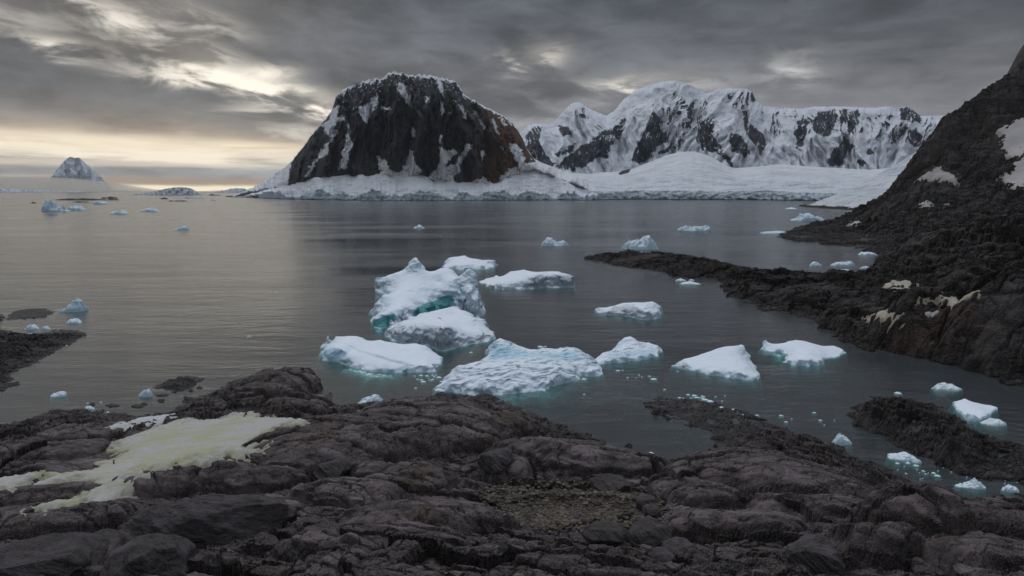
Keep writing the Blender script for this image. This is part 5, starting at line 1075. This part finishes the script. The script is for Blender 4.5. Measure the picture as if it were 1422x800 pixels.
m, t = new_mat("penguin_plumage")
oc = t.n("ShaderNodeTexCoord").outputs["Object"]; sx = t.n("ShaderNodeSeparateXYZ"); t.put(sx.inputs[0], oc)
belly = t.m("MULTIPLY", t.ss(sx.outputs[0], 0.035, 0.055), t.ss(sx.outputs[2], 0.50, 0.46))
t.out(t.bsdf(t.mix(belly, (0.02, 0.02, 0.024), (0.75, 0.75, 0.72)), 0.7)); M["plume"] = m
m, t = new_mat("penguin_bill"); t.out(t.bsdf((0.45, 0.12, 0.04), 0.5)); M["bill"] = m
x, y, z = hit(fg_h, 160, 655, 20, 120)
pen = bpy.data.objects.new("penguin", None); COL.objects.link(pen)
zs = z + 0.25
body = lathe("body", [(0.001, 0.04, 0), (0.08, 0.05, 0), (0.115, 0.12, 0.005), (0.125, 0.24, 0.01), (0.11, 0.36, 0.005), (0.075, 0.45, 0), (0.058, 0.50, 0.0), (0.064, 0.55, 0.012), (0.055, 0.60, 0.012), (0.03, 0.63, 0.01), (0.001, 0.64, 0.01)], M["plume"], pen)
lathe("bill", [(0.018, 0.0, 0), (0.012, 0.0, 0.04), (0.001, -0.005, 0.08)], M["bill"], pen, off=(0.06, 0, 0.565), seg=8)
for s in (-1, 1):
    f = lathe("flipper", [(0.001, 0.17, 0), (0.035, 0.20, 0), (0.045, 0.30, 0), (0.035, 0.40, 0), (0.001, 0.43, 0)], M["plume"], pen, off=(-0.01, s * 0.135, 0), seg=10, sy=0.3)
    lathe("foot", [(0.001, 0.0, 0), (0.04, 0.0, 0.02), (0.04, 0.03, 0.02), (0.02, 0.06, 0)], M["bill"], pen, off=(0.02, s * 0.05, 0.0), seg=8)
lathe("tail", [(0.001, 0.01, -0.06), (0.03, 0.04, -0.03), (0.04, 0.12, 0.02)], M["plume"], pen, off=(-0.10, 0, 0), seg=8)
pen.rotation_euler = (0, 0, 0.6)
tag(pen, "lone small black and white penguin standing on the yellow green snow", "penguin")
dg = bpy.context.evaluated_depsgraph_get(); dg.update()
ok, loc, *_r = sc.ray_cast(dg, (x, y, 30), (0, 0, -1))
pen.location = (x, y, loc.z - 0.01 if ok else zs)

# ------------------------------------------------------------------ air
m, t = new_mat("haze_air")
pv = t.n("ShaderNodeVolumePrincipled"); pv.inputs["Color"].default_value = (0.80, 0.87, 0.96, 1); pv.inputs["Density"].default_value = 1.3e-5; pv.inputs["Anisotropy"].default_value = 0.2
t.out(None, pv.outputs[0])
hz = box("haze", -FARW - 60, FARW + 60, -3060, FARW + 60, -9.5, 1250, m)
tag(hz, "thin cold haze over the bay", "haze", kind="stuff")

m, t = new_mat("fog_bank_air")
pv = t.n("ShaderNodeVolumePrincipled"); pv.inputs["Color"].default_value = (1.0, 0.92, 0.80, 1); pv.inputs["Density"].default_value = 9e-4; pv.inputs["Anisotropy"].default_value = 0.3
t.out(None, pv.outputs[0])
FX = np.linspace(-19500, -8000, 60); tp = sstep(-7900, -11300, FX); FV = []; FF = []
for k, (x, q) in enumerate(zip(FX, tp)):
    hh_ = 20 + 318 * q + 14 * math.sin(x / 700) + 9 * math.sin(x / 260); yy_ = 150 + 1500 * q
    for a in np.linspace(0, math.pi, 13): FV.append((x, 14000 - yy_ * math.cos(a), 1.5 + hh_ * abs(math.sin(a)) ** 0.35))
    if k: FF += [((k - 1) * 13 + n, k * 13 + n, k * 13 + (n + 1) % 13, (k - 1) * 13 + (n + 1) % 13) for n in range(13)]
fo = mesh_obj("fog_bank", FV, FF, m)
import bmesh
bm = bmesh.new(); bm.from_mesh(fo.data); bmesh.ops.holes_fill(bm, edges=bm.edges, sides=0); bmesh.ops.recalc_face_normals(bm, faces=bm.faces); bm.to_mesh(fo.data); bm.free()
tag(fo, "long tan fog bank lying across the foot of the far left peak", "fog", kind="stuff")

# ------------------------------------------------------------------ sky and sun
SUN_EL, SUN_AZ = math.radians(14), math.radians(-31)     # azimuth from the view axis, minus = left
sd_ = bpy.data.lights.new("sun", "SUN"); so = bpy.data.objects.new("sun", sd_); COL.objects.link(so)
sd_.energy = 0.1; sd_.angle = math.radians(55); sd_.color = (1.0, 0.92, 0.80)
so.rotation_euler = (math.pi / 2 - SUN_EL, 0, math.pi - SUN_AZ)
so.location = (0, 0, 300)
w = bpy.data.worlds.new("World"); sc.world = w; w.use_nodes = True
t = NT(w.node_tree)
D3 = t.n("ShaderNodeTexCoord").outputs["Generated"]
sp = t.n("ShaderNodeSeparateXYZ"); t.put(sp.inputs[0], D3)
dx, dy, dz = sp.outputs
hl = t.m("SQRT", t.m("ADD", t.m("MULTIPLY", dx, dx), t.m("MULTIPLY", dy, dy)))
el = t.m("DIVIDE", dz, t.m("MAXIMUM", hl, 0.05))                # tangent of the elevation
az = t.m("ARCTAN2", dx, dy)
den = t.m("ADD", t.m("MAXIMUM", dz, 0.0), 0.16)
cl = t.n("ShaderNodeCombineXYZ"); t.put(cl.inputs[0], t.m("DIVIDE", dx, den)); t.put(cl.inputs[1], t.m("DIVIDE", dy, den)); cl.inputs[2].default_value = 0.3
mp = t.n("ShaderNodeMapping"); t.put(mp.inputs["Vector"], cl.outputs[0]); mp.inputs["Rotation"].default_value = (0, 0, -0.25); mp.inputs["Scale"].default_value = (0.9, 1.2, 1)
ca = t.n("ShaderNodeCombineXYZ"); t.put(ca.inputs[0], az); t.put(ca.inputs[1], t.m("MULTIPLY", t.m("ADD", el, t.m("MULTIPLY", az, 0.04)), 2.9)); ca.inputs[2].default_value = 1.7
na = t.noise(mp.outputs[0], 1.6, 7, 0.56, 0.3); nbb = t.noise(ca.outputs[0], 9.0, 8, 0.58, 0.35); nc = t.noise(mp.outputs[0], 0.55, 4, 0.5)
mb = t.n("ShaderNodeCombineXYZ"); t.put(mb.inputs[0], t.m("MULTIPLY", az, 3.0)); t.put(mb.inputs[1], t.m("MULTIPLY", el, 26.0))
nband = t.noise(mb.outputs[0], 1.6, 6, 0.6, 0.4)
elw = t.m("ADD", el, t.m("MULTIPLY", t.m("SUBTRACT", nband, 0.5), 0.024)); azw = t.m("ADD", az, t.m("MULTIPLY", t.m("SUBTRACT", nbb, 0.5), 0.16))
elc = t.m("ADD", el, t.m("MULTIPLY", t.m("SUBTRACT", nbb, 0.5), 0.075))


def lin(r, g, b): return tuple(((c / 255 + 0.055) / 1.055) ** 2.4 if c > 10 else c / 255 / 12.92 for c in (r, g, b))


def ae(px, py):
    u, e = ray(px, py); return math.atan(float(u)), float(e) / math.sqrt(1 + float(u) ** 2)


def ramp(fac, pts):
    cr = t.n("ShaderNodeValToRGB"); t.put(cr.inputs[0], fac); r = cr.color_ramp
    while len(r.elements) < len(pts): r.elements.new(0.5)
    for e, (p, c) in zip(r.elements, pts): e.position = p; e.color = (*c, 1)
    return cr.outputs[0]


ZEN = (0.80, 0.86, 0.96)
right = ramp(elw, [(0.0, lin(120, 122, 128)), (0.10, lin(134, 134, 138)), (0.16, lin(116, 117, 121)), (0.24, lin(94, 97, 102)), (0.33, lin(78, 82, 87)), (0.45, lin(95, 98, 104)), (0.70, (0.30, 0.33, 0.37)), (1.0, ZEN)])
left = ramp(elw, [(0.0, lin(170, 158, 140)), (0.018, lin(140, 142, 144)), (0.040, lin(146, 152, 158)), (0.060, lin(208, 186, 154)), (0.080, lin(150, 140, 128)), (0.108, lin(108, 107, 107)), (0.14, lin(86, 90, 95)), (0.20, lin(84, 87, 92)), (0.28, lin(100, 101, 103)), (0.45, lin(96, 97, 100)), (0.70, (0.28, 0.30, 0.33)), (1.0, ZEN)])
Lf = t.ss(t.m("ADD", azw, t.m("MULTIPLY", t.m("SUBTRACT", nc, 0.5), 0.4)), -0.12, -0.42)
col = t.mix(Lf, right, left)
# unseen overcast: grey behind the viewer, bright patch added high front-left for modelling light
back = t.m("MULTIPLY", t.ss(dy, 0.25, -0.5), t.ss(dz, -0.02, 0.25))
col = t.mix(t.m("MULTIPLY", back, 0.85), col, (0.27, 0.295, 0.335))
fhi = t.m("MULTIPLY", t.ss(dy, 0.0, 0.5), t.ss(dz, 0.52, 0.75))
col = t.mix(t.m("MULTIPLY", fhi, t.ss(dx, 0.55, -0.2)), col, (1.75, 1.80, 1.92))
# cloud texture
nd_ = t.noise(ca.outputs[0], 3.6, 7, 0.55, 0.3)
mod = t.m("ADD", 0.48, t.m("ADD", t.m("MULTIPLY", t.ss(na, 0.34, 0.66), 0.30), t.m("ADD", t.m("MULTIPLY", t.ss(nbb, 0.33, 0.67), 0.50), t.m("MULTIPLY", t.ss(nd_, 0.36, 0.64), 0.40))))
mod = t.m("MULTIPLY", mod, t.m("SUBTRACT", 1.0, t.m("MULTIPLY", t.m("MULTIPLY", t.ss(az, 0.15, 0.75), t.ss(el, 0.06, 0.18)), t.m("MULTIPLY", t.ss(el, 0.9, 0.4), 0.36))))
vm = t.n("ShaderNodeVectorMath", operation="SCALE"); t.put(vm.inputs[0], col); t.put(vm.inputs[3], mod); col = vm.outputs[0]
# breaks where the low sun shows through: (px, py, half width, half height, strength, colour, slope)
W1, W2, W3 = (1.15, 1.06, 0.92), (0.88, 0.82, 0.73), (0.70, 0.70, 0.68)
breaks = [(345, 112, 95, 16, 1.0, W1, 0.22), (430, 142, 48, 14, 1.2, W1, 0.25), (270, 105, 40, 8, 0.6, W1, 0.05), (92, 62, 34, 7, 0.85, W2, 0.1), (25, 22, 50, 14, 0.35, W2, 0), (180, 25, 70, 14, 0.8, W2, 0.25), (265, 20, 55, 12, 0.7, W2, 0.2), (380, 98, 30, 8, 0.7, W1, 0),
          (745, 80, 36, 14, 1.0, W2, -0.1), (880, 120, 55, 12, 0.9, W2, 0), (1110, 95, 26, 18, 0.6, W3, 0), (770, 160, 50, 22, 0.10, W3, 0), (960, 112, 60, 8, 0.35, W3, 0), (310, 75, 30, 8, 0.35, W2, 0.1), (430, 180, 40, 8, 0.35, W1, 0.1), (365, 150, 30, 6, 0.3, W1, 0)]
for (bx, by, hw, hh, s, c, sl) in breaks:
    a0, e0 = ae(bx, by)
    da = t.m("SUBTRACT", azw, a0); de = t.m("ADD", t.m("SUBTRACT", elc, e0), t.m("MULTIPLY", da, sl))
    q = t.m("ADD", t.m("POWER", t.m("ABSOLUTE", t.m("DIVIDE", da, hw / 790)), 2.0), t.m("POWER", t.m("ABSOLUTE", t.m("DIVIDE", de, hh / 790)), 2.0))
    g = t.m("EXPONENT", t.m("MULTIPLY", q, -1.0))
    g = t.m("MULTIPLY", g, t.m("MULTIPLY", t.m("ADD", 0.22, t.m("MULTIPLY", t.ss(nbb, 0.41, 0.59), 1.05)), s), clamp=True)
    col = t.mix(g, col, c)
# bright slots above the left horizon
for (by, hh, s, x1, c) in [(203, 10, 1.2, 430, (1.05, 0.90, 0.68)), (216, 8, 1.2, 440, (1.15, 1.03, 0.82)), (196, 4, 0.5, 250, (1.0, 0.92, 0.75)), (229, 3, 0.45, 420, (0.95, 0.85, 0.66)), (259.5, 4.6, 1.2, 420, (1.15, 1.02, 0.72)), (247, 2.5, 0.45, 130, (0.9, 0.8, 0.62))]:
    _, e0 = ae(250, by); a1, _ = ae(x1, by)
    wv = elw if hh > 4.5 else t.m("ADD", el, t.m("MULTIPLY", t.m("SUBTRACT", nband, 0.5), 0.010))
    g = t.m("EXPONENT", t.m("MULTIPLY", t.m("POWER", t.m("ABSOLUTE", t.m("DIVIDE", t.m("SUBTRACT", wv, e0), hh / 790)), 2.0), -1.0))
    g = t.m("MULTIPLY", t.m("MULTIPLY", g, t.ss(azw, a1 + 0.12, a1 - 0.12)), t.m("MULTIPLY", t.m("ADD", 0.45, t.m("MULTIPLY", t.ss(nband, 0.35, 0.6), 0.6)), s), clamp=True)
    col = t.mix(g, col, c)
# grey tan cloud bar low over the left horizon
_, e0 = ae(250, 252)
g = t.m("EXPONENT", t.m("MULTIPLY", t.m("POWER", t.m("ABSOLUTE", t.m("DIVIDE", t.m("SUBTRACT", el, e0), 4.5 / 790)), 4.0), -1.0))
col = t.mix(t.m("MULTIPLY", t.m("MULTIPLY", g, Lf), 0.9), col, lin(160, 146, 130))
col = t.mix(t.ss(dz, -0.001, -0.02), col, (0.05, 0.055, 0.06))
nish = t.n("ShaderNodeTexSky", sky_type="NISHITA"); nish.sun_disc = False; nish.sun_elevation = SUN_EL; nish.sun_rotation = SUN_AZ % (2 * math.pi); nish.air_density = 1.5; nish.dust_density = 1
b1 = t.n("ShaderNodeBackground"); t.put(b1.inputs[0], nish.outputs[0]); b1.inputs[1].default_value = 0.05
b2 = t.n("ShaderNodeBackground"); t.put(b2.inputs[0], col); b2.inputs[1].default_value = 1.0
mxs = t.n("ShaderNodeMixShader"); mxs.inputs[0].default_value = 0.975; t.nt.links.new(b1.outputs[0], mxs.inputs[1]); t.nt.links.new(b2.outputs[0], mxs.inputs[2])
wo = t.n("ShaderNodeOutputWorld"); t.nt.links.new(mxs.outputs[0], wo.inputs[0])
w.cycles.sampling_method = "MANUAL"; w.cycles.sample_map_resolution = 1024

# ------------------------------------------------------------------ render settings
vs = sc.view_settings; vs.view_transform = "Standard"; vs.look = "None"; vs.exposure = 0.0; vs.gamma = 1.0; vs.use_curve_mapping = False
sc.render.engine = "CYCLES"
cy = sc.cycles; cy.use_denoising = True; cy.max_bounces = 6; cy.diffuse_bounces = 2; cy.glossy_bounces = 3; cy.transparent_max_bounces = 8; cy.volume_bounces = 1; cy.sample_clamp_indirect = 4
cy.use_adaptive_sampling = True; cy.adaptive_threshold = 0.01
